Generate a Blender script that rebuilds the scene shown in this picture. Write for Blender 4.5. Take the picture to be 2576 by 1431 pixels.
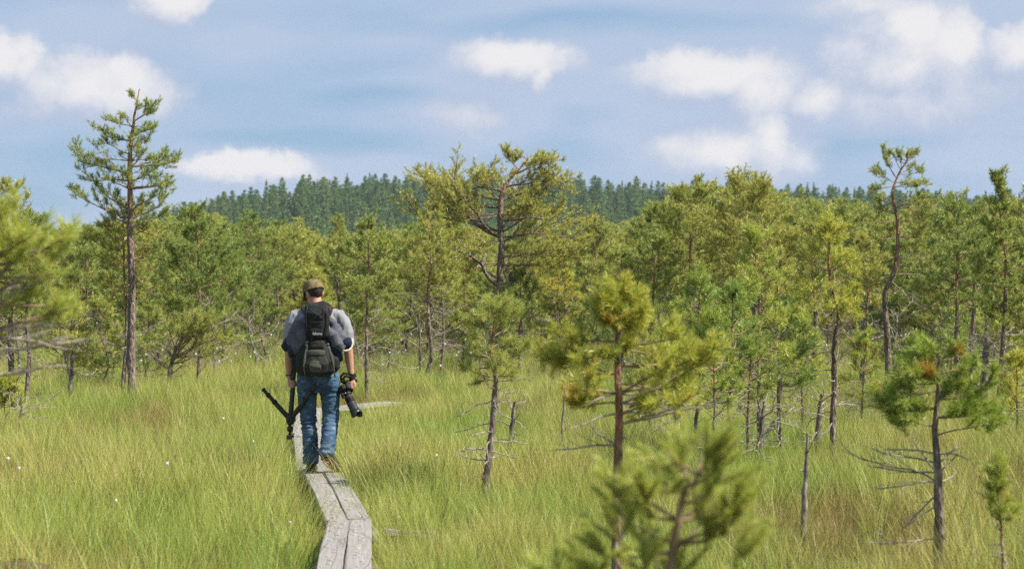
import bpy, bmesh, math, random
import numpy as np
from mathutils import Vector, Matrix, noise as mnoise, Euler

R = math.radians
SC = bpy.context.scene
COL = SC.collection
for _o in list(bpy.data.objects):
    bpy.data.objects.remove(_o)

# ------------------------------------------------------------------ camera
CAMZ = 1.92            # eye height above the bog; the boardwalk lies 0.15 above it
F = 5000.0             # focal length in pixels of a 2576-pixel wide frame (70 mm)
HY = 715.5
cd = bpy.data.cameras.new('camera')
cam = bpy.data.objects.new('camera', cd)
COL.objects.link(cam)
cam.location = (0, 0, CAMZ)
cam.rotation_euler = (R(90), 0, 0)
cd.sensor_width = 36.0
cd.lens = 36.0 * F / 2576.0
cd.clip_start = 0.1
cd.clip_end = 6000
cd.dof.use_dof = True
cd.dof.focus_distance = 23.0
cd.dof.aperture_fstop = 3.4
SC.camera = cam

# ------------------------------------------------------------------ sky
SUN_EL = R(50)
SUN_AZ = R(106)        # clockwise from the view direction (+Y): from the right
world = bpy.data.worlds.new('World')
SC.world = world
world.use_nodes = True


def sky_world():
    nt = world.node_tree
    N, L = nt.nodes, nt.links
    N.clear()
    out = N.new('ShaderNodeOutputWorld')
    bg = N.new('ShaderNodeBackground')
    L.new(bg.outputs[0], out.inputs[0])
    sky = N.new('ShaderNodeTexSky')
    sky.sky_type = 'NISHITA'
    sky.sun_disc = False
    sky.sun_elevation = SUN_EL
    sky.sun_rotation = SUN_AZ
    sky.air_density = 1.0
    sky.dust_density = 0.6
    sky.ozone_density = 2.0

    # ---- cloud field group: direction -> (cumulus, soft veil)
    g = bpy.data.node_groups.new('CloudField', 'ShaderNodeTree')
    g.interface.new_socket('Dir', in_out='INPUT', socket_type='NodeSocketVector')
    g.interface.new_socket('Cumulus', in_out='OUTPUT', socket_type='NodeSocketFloat')
    gn, gl = g.nodes, g.links
    gi = gn.new('NodeGroupInput')
    go = gn.new('NodeGroupOutput')

    def M(op, a, b=None, c=None, tree=(gn, gl), clamp=False):
        n = tree[0].new('ShaderNodeMath')
        n.operation = op
        n.use_clamp = clamp
        for i, v in enumerate((a, b, c)):
            if v is None:
                continue
            if isinstance(v, (int, float)):
                n.inputs[i].default_value = v
            else:
                tree[1].new(v, n.inputs[i])
        return n.outputs[0]

    def V(op, a, b, tree=(gn, gl), out=0):
        n = tree[0].new('ShaderNodeVectorMath')
        n.operation = op
        for i, v in enumerate((a, b)):
            if v is None:
                continue
            if isinstance(v, (tuple, list)):
                n.inputs[i].default_value = v
            else:
                tree[1].new(v, n.inputs[i])
        return n.outputs[out]

    def noise(vec, scale, detail, rough, tree=(gn, gl), color=False):
        n = tree[0].new('ShaderNodeTexNoise')
        n.inputs['Scale'].default_value = scale
        n.inputs['Detail'].default_value = detail
        n.inputs['Roughness'].default_value = rough
        tree[1].new(vec, n.inputs['Vector'])
        return n.outputs['Color' if color else 'Fac']

    d0 = gi.outputs[0]
    w1 = V('SUBTRACT', noise(d0, 62.0, 5.0, 0.66, color=True), (0.5, 0.5, 0.5))
    w2 = V('MULTIPLY', w1, (0.026, 0.0, 0.017))
    d = V('ADD', d0, w2)
    sp = gn.new('ShaderNodeSeparateXYZ')
    gl.new(d, sp.inputs[0])
    az = M('ARCTAN2', sp.outputs[0], sp.outputs[1])
    cb = gn.new('ShaderNodeCombineXYZ')
    gl.new(az, cb.inputs[0])
    gl.new(sp.outputs[2], cb.inputs[1])
    # cumulus heads of this afternoon's sky (azimuth, elevation, half sizes, strength)
    heads = [(35, 172, 85, 58, .9), (-70, 150, 110, 50, .7), (265, 240, 170, 72, 1.0), (345, 205, 60, 50, .9),
             (440, 18, 80, 55, .95), (625, 425, 160, 36, .85), (1290, 160, 140, 50, .75), (1355, 195, 45, 45, .7),
             (1170, 290, 100, 60, .5), (1800, 205, 200, 58, .95), (1910, 235, 110, 70, .85), (2270, 175, 175, 105, 1.0), (2290, 95, 80, 70, 1.0),
             (2375, 140, 75, 85, .95), (2060, 258, 90, 58, .8), (2240, 265, 230, 70, .75), (2460, 230, 120, 50, .5), (1840, 390, 175, 75, 1.0),
             (1935, 345, 75, 75, 1.0), (2535, 150, 75, 60, .8), (2200, 35, 170, 45, .45), (150, 290, 160, 40, .45)]
    f = None
    for x, y, rx, ry, s in heads:
        u = V('SUBTRACT', cb.outputs[0], ((x - 1288) / F, (HY - y) / F, 0))
        u = V('DIVIDE', u, (rx * 1.55 / F, ry * 1.55 / F, 1))
        ln = V('LENGTH', u, None, out=1)
        q = M('MULTIPLY', M('SUBTRACT', 1.0, ln), s)
        f = q if f is None else M('SMOOTH_MAX', f, q, 0.12)
    # more of the same all round the sky
    st = V('MULTIPLY', d, (1.0, 1.0, 2.4))
    oth = M('MULTIPLY', M('SUBTRACT', noise(st, 5.0, 2.0, 0.5), 0.60), 4.0)
    f = M('MAXIMUM', f, oth)
    gl.new(f, go.inputs[0])

    T = (N, L)
    tc = N.new('ShaderNodeTexCoord')
    D = tc.outputs['Generated']

    def field(vec):
        n = N.new('ShaderNodeGroup')
        n.node_tree = g
        L.new(vec, n.inputs[0])
        return n.outputs[0]

    fa = field(D)
    fb = field(V('ADD', D, (0.011, 0.0, 0.015), T))
    dens = N.new('ShaderNodeMapRange')
    dens.interpolation_type = 'SMOOTHSTEP'
    L.new(fa, dens.inputs[0])
    dens.inputs[1].default_value = 0.0
    dens.inputs[2].default_value = 0.36
    lit = N.new('ShaderNodeMapRange')
    lit.interpolation_type = 'SMOOTHSTEP'
    tex = M('MULTIPLY', M('SUBTRACT', noise(D, 55.0, 4.0, 0.6, T), 0.5, tree=T), 1.0, tree=T)
    L.new(M('MULTIPLY_ADD', fa, 0.9, M('ADD', M('SUBTRACT', fa, fb, tree=T), tex, tree=T), tree=T), lit.inputs[0])
    lit.inputs[1].default_value = -0.15
    lit.inputs[2].default_value = 1.35
    # veil: soft flat sheets stretched along the horizon
    sv = V('MULTIPLY', D, (1.0, 1.0, 4.2), T)
    vn = noise(sv, 4.2, 4.0, 0.52, T)
    veil = N.new('ShaderNodeMapRange')
    veil.interpolation_type = 'SMOOTHSTEP'
    L.new(vn, veil.inputs[0])
    veil.inputs[1].default_value = 0.36
    veil.inputs[2].default_value = 0.62
    veil.inputs[3].default_value = 0.30
    veil.inputs[4].default_value = 0.95
    # broad sheets of thin cloud and the bluer lanes between them
    wv = V('MULTIPLY', V('SUBTRACT', noise(V('MULTIPLY', D, (1, 1, 2.0), T), 9.0, 2.0, 0.55, T, True), (0.5, 0.5, 0.5), T), (0.08, 0, 0.030), T)
    dv = V('ADD', D, wv, T)
    sp2 = N.new('ShaderNodeSeparateXYZ')
    L.new(dv, sp2.inputs[0])
    cb2 = N.new('ShaderNodeCombineXYZ')
    L.new(M('ARCTAN2', sp2.outputs[0], sp2.outputs[1], tree=T), cb2.inputs[0])
    L.new(sp2.outputs[2], cb2.inputs[1])
    vsum = veil.outputs[0]
    for x, y, rx, ry, a_ in [(600, 110, 420, 120, .8), (1250, 220, 420, 110, .75), (1720, 400, 380, 110, .7), (2280, 260, 480, 130, .9), (150, 90, 300, 110, .7), (900, 430, 380, 50, .7), (1750, 230, 330, 80, .6), (1200, 330, 300, 60, .6),
                             (2350, 30, 420, 60, .8), (2450, 420, 300, 60, .5), (1450, 75, 620, 48, -.9), (1020, 255, 260, 45, -.8), (850, 355, 420, 40, -.9), (280, 400, 260, 90, -.7), (2120, 375, 260, 45, -.8), (90, 500, 300, 70, -.8), (1450, 360, 200, 60, -.5), (1500, 290, 180, 50, -.5)]:
        u = V('SUBTRACT', cb2.outputs[0], ((x - 1288) / F, (HY - y) / F, 0), T)
        u = V('DIVIDE', u, (rx / F, ry / F, 1), T)
        q = M('SUBTRACT', 1.0, V('LENGTH', u, None, T, 1), tree=T, clamp=True)
        vsum = M('MULTIPLY_ADD', q, a_, vsum, tree=T)
    vcl = M('MAXIMUM', M('MINIMUM', vsum, 1.0, tree=T), 0.0, tree=T)

    def mix(fac, a, b, tree=T):
        n = N.new('ShaderNodeMix')
        n.data_type = 'RGBA'
        for s, v in ((0, fac), (6, a), (7, b)):
            if isinstance(v, (int, float)):
                n.inputs[s].default_value = v
            elif isinstance(v, tuple):
                n.inputs[s].default_value = (*v, 1)
            else:
                L.new(v, n.inputs[s])
        return n.outputs[2]

    blue = N.new('ShaderNodeVectorMath')
    blue.operation = 'MULTIPLY'
    L.new(sky.outputs[0], blue.inputs[0])
    blue.inputs[1].default_value = (SKY_S,) * 3
    clear = mix(0.75, blue.outputs[0], (0.27, 0.445, 0.68))
    c1 = mix(vcl, clear, (0.43, 0.525, 0.69))
    shade = (0.43, 0.505, 0.665)
    white = (0.79, 0.775, 0.79)
    cc = mix(lit.outputs[0], shade, white)
    c2 = mix(dens.outputs[0], c1, cc)
    L.new(c2, bg.inputs[0])
    bg.inputs[1].default_value = 0.54   # the sky's brightness, balanced with the exposure


SKY_S = 0.08
sky_world()
world.cycles.sampling_method = 'MANUAL'
world.cycles.sample_map_resolution = 256

# ------------------------------------------------------------------ sun
sd = bpy.data.lights.new('sun', 'SUN')
sd.energy = 4.7
sd.angle = R(0.53)
sd.color = (1.0, 0.93, 0.82)
sun = bpy.data.objects.new('sun', sd)
COL.objects.link(sun)
sdir = Vector((math.sin(SUN_AZ) * math.cos(SUN_EL), math.cos(SUN_AZ) * math.cos(SUN_EL), math.sin(SUN_EL)))
sun.rotation_euler = sdir.to_track_quat('Z', 'Y').to_euler()
sun.location = sdir * 60

SC.view_settings.view_transform = 'Standard'
SC.view_settings.look = 'None'
SC.view_settings.exposure = 1.0
SC.view_settings.gamma = 1.0
SC.view_settings.use_curve_mapping = False
SC.render.engine = 'CYCLES'
cy = SC.cycles
cy.max_bounces = 4
cy.diffuse_bounces = 2
cy.glossy_bounces = 2
cy.transmission_bounces = 4
cy.transparent_max_bounces = 4
cy.volume_bounces = 0
cy.use_adaptive_sampling = True
cy.adaptive_threshold = 0.01
cy.use_denoising = False
try:
    cy.denoiser = 'OPENIMAGEDENOISE'
    cy.denoising_input_passes = 'RGB_ALBEDO_NORMAL'
except Exception:
    pass


# ================================================================== helpers
def at(px, py, z=0.0):
    """world point on the level z seen at a frame position"""
    Y = (CAMZ - z) * F / (py - HY)
    return Vector(((px - 1288) / F * Y, Y, z))


def tag(o, label=None, cat=None, group=None, kind=None):
    if label:
        o['label'] = label
    if cat:
        o['category'] = cat
    if group:
        o['group'] = group
    if kind:
        o['kind'] = kind
    return o


def empty(name, loc=(0, 0, 0), rz=0.0, parent=None):
    o = bpy.data.objects.new(name, None)
    o.empty_display_size = 0.1
    o.location = loc
    o.rotation_euler = (0, 0, rz)
    o.parent = parent
    COL.objects.link(o)
    return o


def link(name, me, mats=None, parent=None):
    o = bpy.data.objects.new(name, me)
    COL.objects.link(o)
    if mats is not None:
        for m in (mats if isinstance(mats, (list, tuple)) else [mats]):
            me.materials.append(m)
    o.parent = parent
    return o


def copy_tree(o, parent=None):
    c = o.copy()
    COL.objects.link(c)
    c.parent = parent
    for ch in list(o.children):
        copy_tree(ch, c)
    return c


def np_mesh(name, verts, faces, k, smooth=False):
    """verts (n,3), faces (m,k) arrays"""
    me = bpy.data.meshes.new(name)
    verts = np.ascontiguousarray(verts, dtype=np.float32)
    faces = np.ascontiguousarray(faces, dtype=np.int32)
    me.vertices.add(len(verts))
    me.vertices.foreach_set('co', verts.ravel())
    me.loops.add(faces.size)
    me.loops.foreach_set('vertex_index', faces.ravel())
    me.polygons.add(len(faces))
    me.polygons.foreach_set('loop_start', np.arange(0, faces.size, k, dtype=np.int32))
    me.update(calc_edges=True)
    if smooth:
        me.polygons.foreach_set('use_smooth', np.ones(len(faces), dtype=bool))
    return me


def vattr(me, name, vals):
    a = me.attributes.new(name, 'FLOAT', 'POINT')
    a.data.foreach_set('value', np.ascontiguousarray(vals, dtype=np.float32))


class MB:
    """collects shapes for one mesh"""

    def __init__(s):
        s.v, s.f = [], []

    def add(s, v, f):
        o = len(s.v)
        s.v += [tuple(p) for p in v]
        s.f += [tuple(i + o for i in q) for q in f]
        return s

    def box(s, c, size, rot=None, bev=0.0):
        hx, hy, hz = (q / 2 for q in size)
        M = Euler(rot).to_matrix() if rot is not None and not isinstance(rot, Matrix) else (rot or Matrix.Identity(3))
        c = Vector(c)
        if bev <= 0:
            vs = [Vector((x, y, z)) for x in (-hx, hx) for y in (-hy, hy) for z in (-hz, hz)]
            fs = [(0, 1, 3, 2), (4, 6, 7, 5), (0, 4, 5, 1), (2, 3, 7, 6), (0, 2, 6, 4), (1, 5, 7, 3)]
        else:
            b = bev
            prof = [(-hx + b, -hy), (hx - b, -hy), (hx, -hy + b), (hx, hy - b), (hx - b, hy), (-hx + b, hy), (-hx, hy - b), (-hx, -hy + b)]
            sx, sy = (hx - b) / hx, (hy - b) / hy
            rows = [(-hz, sx, sy), (-hz + b, 1, 1), (hz - b, 1, 1), (hz, sx, sy)]
            vs = [Vector((x * a, y * e, z)) for z, a, e in rows for x, y in prof]
            fs = [(r * 8 + i, r * 8 + (i + 1) % 8, (r + 1) * 8 + (i + 1) % 8, (r + 1) * 8 + i) for r in range(3) for i in range(8)]
            fs += [tuple(range(7, -1, -1)), tuple(range(24, 32))]
        return s.add([M @ p + c for p in vs], fs)

    def tube(s, pts, radii, sides=10, ref=(1, 0, 0), power=2.0):
        """radii: number, or (a, b): a along ref, b across"""
        pts = [Vector(p) for p in pts]
        n = len(pts)
        if not isinstance(radii, (list, tuple)) or (isinstance(radii, tuple) and len(radii) == 2 and n != 2):
            radii = [radii] * n
        ref = Vector(ref)
        vs, fs = [], []
        for i, p in enumerate(pts):
            t = (pts[min(i + 1, n - 1)] - pts[max(i - 1, 0)]).normalized()
            a = ref - t * ref.dot(t)
            if a.length < 1e-3:
                a = Vector((0, 1, 0)) - t * t.y
            a.normalize()
            b = t.cross(a)
            r = radii[i]
            ra, rb = r if isinstance(r, (tuple, list)) else (r, r)
            for k in range(sides):
                an = 2 * math.pi * k / sides
                c, d = math.cos(an), math.sin(an)
                if power != 2.0:
                    c = math.copysign(abs(c) ** (2 / power), c)
                    d = math.copysign(abs(d) ** (2 / power), d)
                vs.append(p + a * (ra * c) + b * (rb * d))
        for i in range(n - 1):
            for k in range(sides):
                k2 = (k + 1) % sides
                fs.append((i * sides + k, i * sides + k2, (i + 1) * sides + k2, (i + 1) * sides + k))
        fs.append(tuple(range(sides - 1, -1, -1)))
        fs.append(tuple((n - 1) * sides + k for k in range(sides)))
        return s.add(vs, fs)

    def ball(s, c, r, rot=None, nu=14, nv=9):
        rx, ry, rz = r if isinstance(r, (tuple, list)) else (r, r, r)
        M = Euler(rot).to_matrix() if rot is not None and not isinstance(rot, Matrix) else (rot or Matrix.Identity(3))
        c = Vector(c)
        vs = [c + M @ Vector((0, 0, -rz))]
        for j in range(1, nv):
            ph = -math.pi / 2 + math.pi * j / nv
            for i in range(nu):
                th = 2 * math.pi * i / nu
                vs.append(c + M @ Vector((rx * math.cos(ph) * math.cos(th), ry * math.cos(ph) * math.sin(th), rz * math.sin(ph))))
        vs.append(c + M @ Vector((0, 0, rz)))
        fs = []
        for i in range(nu):
            fs.append((0, 1 + (i + 1) % nu, 1 + i))
            fs.append((len(vs) - 1, 1 + (nv - 2) * nu + i, 1 + (nv - 2) * nu + (i + 1) % nu))
        for j in range(nv - 2):
            for i in range(nu):
                i2 = (i + 1) % nu
                fs.append((1 + j * nu + i, 1 + j * nu + i2, 1 + (j + 1) * nu + i2, 1 + (j + 1) * nu + i))
        return s.add(vs, fs)

    def torus(s, c, rad, r, M=None, nu=18, nv=8, sq=1.0):
        M = M or Matrix.Identity(3)
        c = Vector(c)
        vs, fs = [], []
        for i in range(nu):
            a = 2 * math.pi * i / nu
            for j in range(nv):
                b = 2 * math.pi * j / nv
                q = rad + r * math.cos(b)
                vs.append(c + M @ Vector((q * math.cos(a), q * math.sin(a), r * sq * math.sin(b))))
        for i in range(nu):
            for j in range(nv):
                i2, j2 = (i + 1) % nu, (j + 1) % nv
                fs.append((i * nv + j, i2 * nv + j, i2 * nv + j2, i * nv + j2))
        return s.add(vs, fs)

    def build(s, name, mat, parent=None, smooth=True, angle=None):
        me = bpy.data.meshes.new(name)
        me.from_pydata(s.v, [], s.f)
        me.update()
        if smooth:
            me.polygons.foreach_set('use_smooth', np.ones(len(me.polygons), dtype=bool))
            if angle:
                try:
                    me.set_sharp_from_angle(angle=R(angle))
                except Exception:
                    pass
        return link(name, me, mat, parent)


def bake(o, mods):
    """evaluate modifiers into the mesh: mods is a list of (type, settings)"""
    for t, st in mods:
        m = o.modifiers.new(t.lower(), t)
        for k, v in st.items():
            setattr(m, k, v)
    bpy.context.view_layer.update()
    dg = bpy.context.evaluated_depsgraph_get()
    me = bpy.data.meshes.new_from_object(o.evaluated_get(dg))
    o.modifiers.clear()
    old = o.data
    o.data = me
    if old.users == 0:
        bpy.data.meshes.remove(old)
    me.polygons.foreach_set('use_smooth', np.ones(len(me.polygons), dtype=bool))
    return o


def displace(o, fn):
    me = o.data
    n = len(me.vertices)
    co = np.empty(n * 3, np.float32)
    no = np.empty(n * 3, np.float32)
    me.vertices.foreach_get('co', co)
    me.vertices.foreach_get('normal', no)
    co = co.reshape(-1, 3)
    no = no.reshape(-1, 3)
    co = co + no * np.asarray(fn(co, no), np.float32)[:, None]
    me.vertices.foreach_set('co', np.ascontiguousarray(co, np.float32).ravel())
    me.update()


# ================================================================== materials
class Mat:
    def __init__(s, name):
        s.m = bpy.data.materials.new(name)
        s.m.use_nodes = True
        s.N, s.L = s.m.node_tree.nodes, s.m.node_tree.links
        s.N.clear()
        s.out = s.N.new('ShaderNodeOutputMaterial')

    def n(s, t, **kw):
        x = s.N.new('ShaderNode' + t)
        for k, v in kw.items():
            setattr(x, k, v)
        return x

    def put(s, sock, v):
        if isinstance(v, bpy.types.NodeSocket):
            s.L.new(v, sock)
        elif isinstance(v, (tuple, list)) and len(v) == 3 and sock.type == 'RGBA':
            sock.default_value = (*v, 1)
        else:
            sock.default_value = v

    def coord(s, which='Object', scale=(1, 1, 1)):
        t = s.n('TexCoord')
        m = s.n('Mapping')
        s.L.new(t.outputs[which], m.inputs[0])
        m.inputs['Scale'].default_value = scale
        return m.outputs[0]

    def pos(s, scale=(1, 1, 1)):
        t = s.n('NewGeometry')
        m = s.n('Mapping')
        s.L.new(t.outputs['Position'], m.inputs[0])
        m.inputs['Scale'].default_value = scale
        return m.outputs[0]

    def noise(s, vec, scale, detail=3, rough=.55):
        x = s.n('TexNoise')
        s.L.new(vec, x.inputs['Vector'])
        x.inputs['Scale'].default_value = scale
        x.inputs['Detail'].default_value = detail
        x.inputs['Roughness'].default_value = rough
        return x.outputs['Fac']

    def vor(s, vec, scale, feature='F1'):
        x = s.n('TexVoronoi', feature=feature)
        s.L.new(vec, x.inputs['Vector'])
        x.inputs['Scale'].default_value = scale
        return x.outputs['Distance']

    def ramp(s, fac, stops):
        x = s.n('ValToRGB')
        s.L.new(fac, x.inputs[0])
        e = x.color_ramp.elements
        while len(e) < len(stops):
            e.new(0.5)
        for i, (p, c) in enumerate(stops):
            e[i].position = p
            e[i].color = (*c, 1) if len(c) == 3 else c
        return x.outputs[0]

    def rng(s, fac, a, b, c=0.0, d=1.0):
        x = s.n('MapRange')
        s.L.new(fac, x.inputs[0])
        for i, v in enumerate((a, b, c, d)):
            x.inputs[i + 1].default_value = v
        return x.outputs[0]

    def math(s, op, a, b=0.0):
        x = s.n('Math', operation=op)
        s.put(x.inputs[0], a)
        s.put(x.inputs[1], b)
        return x.outputs[0]

    def mix(s, fac, a, b, blend='MIX'):
        x = s.n('Mix', data_type='RGBA', blend_type=blend)
        s.put(x.inputs[0], fac)
        s.put(x.inputs[6], a)
        s.put(x.inputs[7], b)
        return x.outputs[2]

    def bump(s, h, strength=.4, dist=.01):
        x = s.n('Bump')
        s.L.new(h, x.inputs['Height'])
        x.inputs['Strength'].default_value = strength
        x.inputs['Distance'].default_value = dist
        return x.outputs[0]

    def attr(s, name):
        x = s.n('Attribute', attribute_name=name)
        return x.outputs['Fac']

    def bsdf(s, col, rough=.8, normal=None, spec=.3, metal=0.0):
        x = s.n('BsdfPrincipled')
        s.put(x.inputs['Base Color'], col)
        s.put(x.inputs['Roughness'], rough)
        x.inputs['Specular IOR Level'].default_value = spec
        x.inputs['Metallic'].default_value = metal
        if normal is not None:
            s.L.new(normal, x.inputs['Normal'])
        s.L.new(x.outputs[0], s.out.inputs[0])
        return s.m

    def leaf(s, col, trans=.35, gloss=.06, up=0.0):
        d = s.n('BsdfDiffuse')
        t = s.n('BsdfTranslucent')
        if up:
            g = s.n('NewGeometry')
            mx = s.n('Mix', data_type='VECTOR')
            mx.inputs[0].default_value = up
            s.L.new(g.outputs['Normal'], mx.inputs[4])
            mx.inputs[5].default_value = (0, 0, 1)
            nm = s.n('VectorMath', operation='NORMALIZE')
            s.L.new(mx.outputs[1], nm.inputs[0])
            s.L.new(nm.outputs[0], d.inputs['Normal'])
        s.put(d.inputs[0], col)
        s.put(t.inputs[0], col)
        m = s.n('MixShader')
        m.inputs[0].default_value = trans
        s.L.new(d.outputs[0], m.inputs[1])
        s.L.new(t.outputs[0], m.inputs[2])
        o = m
        if gloss:
            g = s.n('BsdfGlossy')
            g.inputs['Roughness'].default_value = .45
            g.inputs[0].default_value = (.9, .95, .8, 1)
            o = s.n('MixShader')
            o.inputs[0].default_value = gloss
            s.L.new(m.outputs[0], o.inputs[1])
            s.L.new(g.outputs[0], o.inputs[2])
        s.L.new(o.outputs[0], s.out.inputs[0])
        return s.m


def needle_mat(name, dark, mid, tip, rust=0.0):
    m = Mat(name)
    a = m.attr('tint')
    c = m.ramp(a, [(0.0, dark), (0.5, mid), (1.0, tip)])
    oi = m.n('ObjectInfo')
    hs = m.n('HueSaturation')
    m.L.new(c, hs.inputs['Color'])
    m.L.new(m.rng(oi.outputs['Random'], 0, 1, 0.472, 0.522), hs.inputs['Hue'])
    m.L.new(m.rng(oi.outputs['Random'], 0, 1, 1.2, 0.85), hs.inputs['Value'])
    c = hs.outputs[0]
    if rust:
        p = m.pos()
        k = m.rng(m.noise(p, 5.0, 2), .62 - rust * .1, .75 - rust * .1)
        c = m.mix(k, c, (.42, .24, .03))
    return m.leaf(c, .38, .05, .2)


NEEDLE = needle_mat('pine_needles', (.170, .220, .044), (.285, .330, .060), (.450, .455, .110))
NEEDLE_Y = needle_mat('yellowing_pine_needles', (.215, .275, .038), (.345, .395, .052), (.500, .495, .080), .14)
NEEDLE_F = needle_mat('bright_pine_needles', (.185, .265, .046), (.310, .385, .062), (.480, .500, .100))
NEEDLE_H = needle_mat('hill_needles', (.070, .145, .044), (.118, .210, .060), (.180, .270, .078))


def bark_mat():
    m = Mat('pine_bark')
    h = m.attr('h')
    p = m.pos((1, 1, .35))
    v = m.vor(p, 42.0)
    n = m.noise(p, 30.0, 4, .6)
    low = m.ramp(n, [(.3, (.060, .046, .038)), (.5, (.17, .130, .104)), (.72, (.36, .30, .26))])
    up = m.ramp(n, [(.3, (.14, .066, .040)), (.55, (.32, .150, .082)), (.75, (.46, .26, .16))])
    k = m.math('ADD', h, m.math('MULTIPLY', m.math('SUBTRACT', m.noise(m.pos(), 4.0, 3), .5), .5))
    c = m.mix(m.rng(k, .50, .85), low, up)
    c = m.mix(m.rng(v, .0, .35, .55, 0), c, (.03, .022, .018))
    return m.bsdf(c, .9, m.bump(m.math('ADD', v, n), .9, .02), .15)


BARK = bark_mat()


def twig_mat(name, a, b):
    m = Mat(name)
    c = m.ramp(m.noise(m.pos(), 18.0, 3), [(.3, a), (.7, b)])
    return m.bsdf(c, .9, None, .15)


TWIG = twig_mat('pine_twig', (.15, .105, .062), (.36, .27, .165))
DEAD = twig_mat('dead_wood', (.17, .148, .122), (.42, .37, .30))


def lichen_dead():
    m = Mat('dead_trunk')
    p = m.pos((1, 1, .4))
    n = m.noise(p, 26.0, 4, .6)
    c = m.ramp(n, [(.3, (.06, .05, .045)), (.55, (.19, .165, .14)), (.75, (.38, .35, .29))])
    return m.bsdf(c, .95, m.bump(n, .8, .015), .1)


DEADTRUNK = lichen_dead()


def ground_mat():
    m = Mat('bog_ground')
    p = m.pos()
    n1 = m.noise(p, .35, 4, .6)
    n2 = m.noise(p, 9.0, 5, .6)
    c = m.ramp(n1, [(.35, (.075, .085, .022)), (.5, (.11, .10, .03)), (.65, (.10, .065, .028))])
    c = m.mix(m.rng(n2, .4, .7, 0, .8), c, (.17, .16, .045))
    return m.bsdf(c, 1.0, m.bump(n2, .8, .06), .1)


def grass_mat(name, cols, dry):
    m = Mat(name)
    p = m.pos((1, .55, 1))
    n1 = m.noise(p, .62, 3, .6)
    oi = m.n('ObjectInfo')
    a = m.attr('tint')
    k = m.math('ADD', m.math('MULTIPLY', n1, .95), m.math('MULTIPLY', oi.outputs['Random'], .22))
    k = m.math('ADD', k, m.math('MULTIPLY', a, .16))
    c = m.ramp(k, [(.44, cols[0]), (.62, cols[1]), (.74, cols[2]), (.90, cols[3])])
    c = m.mix(m.rng(a, .78, .95, 0, dry), c, (.43, .37, .16))
    return m.leaf(c, .32, .04, .62)


GRASS = grass_mat('bog_grass', [(.185, .295, .040), (.275, .345, .056), (.385, .380, .090), (.350, .285, .095)], .5)
GRASS_B = grass_mat('brown_sedge', [(.195, .190, .040), (.230, .185, .048), (.240, .170, .056), (.330, .235, .090)], .5)


def simple(name, col, rough=.7, spec=.3, metal=0.0, nscale=0, namp=.25, bump=0.0):
    m = Mat(name)
    c = col
    nb = None
    if nscale:
        n = m.noise(m.coord(), nscale, 4)
        c = m.mix(m.rng(n, .3, .7), tuple(q * (1 - namp) for q in col), tuple(min(1, q * (1 + namp)) for q in col))
        if bump:
            nb = m.bump(n, bump, .006)
    return m.bsdf(c, rough, nb, spec, metal)


def plank_mat():
    m = Mat('weathered_plank')
    oi = m.n('ObjectInfo')
    t = m.n('TexCoord')
    va = m.n('VectorMath', operation='ADD')
    m.L.new(t.outputs['Object'], va.inputs[0])
    m.L.new(oi.outputs['Random'], va.inputs[1])
    mp = m.n('Mapping')
    m.L.new(va.outputs[0], mp.inputs[0])
    mp.inputs['Scale'].default_value = (1, .035, 1)
    g = m.noise(mp.outputs[0], 70.0, 5, .65)
    b = m.noise(va.outputs[0], 3.2, 4, .6)
    c = m.ramp(g, [(.25, (.165, .152, .142)), (.5, (.255, .240, .228)), (.75, (.335, .318, .305))])
    c = m.mix(m.rng(b, .35, .7, 0, .55), c, (.20, .18, .16))
    mp2 = m.n('Mapping')
    m.L.new(va.outputs[0], mp2.inputs[0])
    mp2.inputs['Scale'].default_value = (1, .10, 1)
    cr = m.n('TexVoronoi', feature='DISTANCE_TO_EDGE')
    wn = m.n('TexNoise')
    m.L.new(mp2.outputs[0], wn.inputs['Vector'])
    wn.inputs['Scale'].default_value = 14
    vm = m.n('VectorMath', operation='MULTIPLY_ADD')
    m.L.new(wn.outputs['Color'], vm.inputs[0])
    vm.inputs[1].default_value = (.05, .05, .05)
    m.L.new(mp2.outputs[0], vm.inputs[2])
    m.L.new(vm.outputs[0], cr.inputs['Vector'])
    cr.inputs['Scale'].default_value = 5.0
    crack = m.rng(cr.outputs['Distance'], 0, .022, 1, 0)
    c = m.mix(m.math('MULTIPLY', crack, .45), c, (.05, .042, .036))
    # knots and scattered stains
    kn = m.rng(m.vor(va.outputs[0], 4.0), .0, .07, .7, 0)
    c = m.mix(kn, c, (.07, .055, .045))
    return m.bsdf(c, .85, m.bump(m.math('SUBTRACT', g, crack), .6, .006), .2)


PLANK = plank_mat()
GROUND = ground_mat()


# ================================================================== terrain
def smooth01(x):
    x = np.clip(x, 0, 1)
    return x * x * (3 - 2 * x)


def vnoise2(X, Y, s, seed=0):
    """cheap smooth value noise, arrays in, -1..1 out"""
    rs = np.random.RandomState(seed)
    tab = rs.uniform(-1, 1, (64, 64))
    u, v = X / s, Y / s
    i, j = np.floor(u).astype(int), np.floor(v).astype(int)
    fu, fv = smooth01(u - i), smooth01(v - j)
    a = tab[i % 64, j % 64]; b = tab[(i + 1) % 64, j % 64]
    c = tab[i % 64, (j + 1) % 64]; d = tab[(i + 1) % 64, (j + 1) % 64]
    return (a * (1 - fu) + b * fu) * (1 - fv) + (c * (1 - fu) + d * fu) * fv


CREST_X = [-400, -230, -160, -140, -110, -84, -40, 0, 30, 66, 114, 178, 206, 300, 420]
CREST_Z = [4, 5, 5, 12, 22, 28.5, 30, 29.5, 28, 26, 25, 23, 22, 19, 15]


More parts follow.
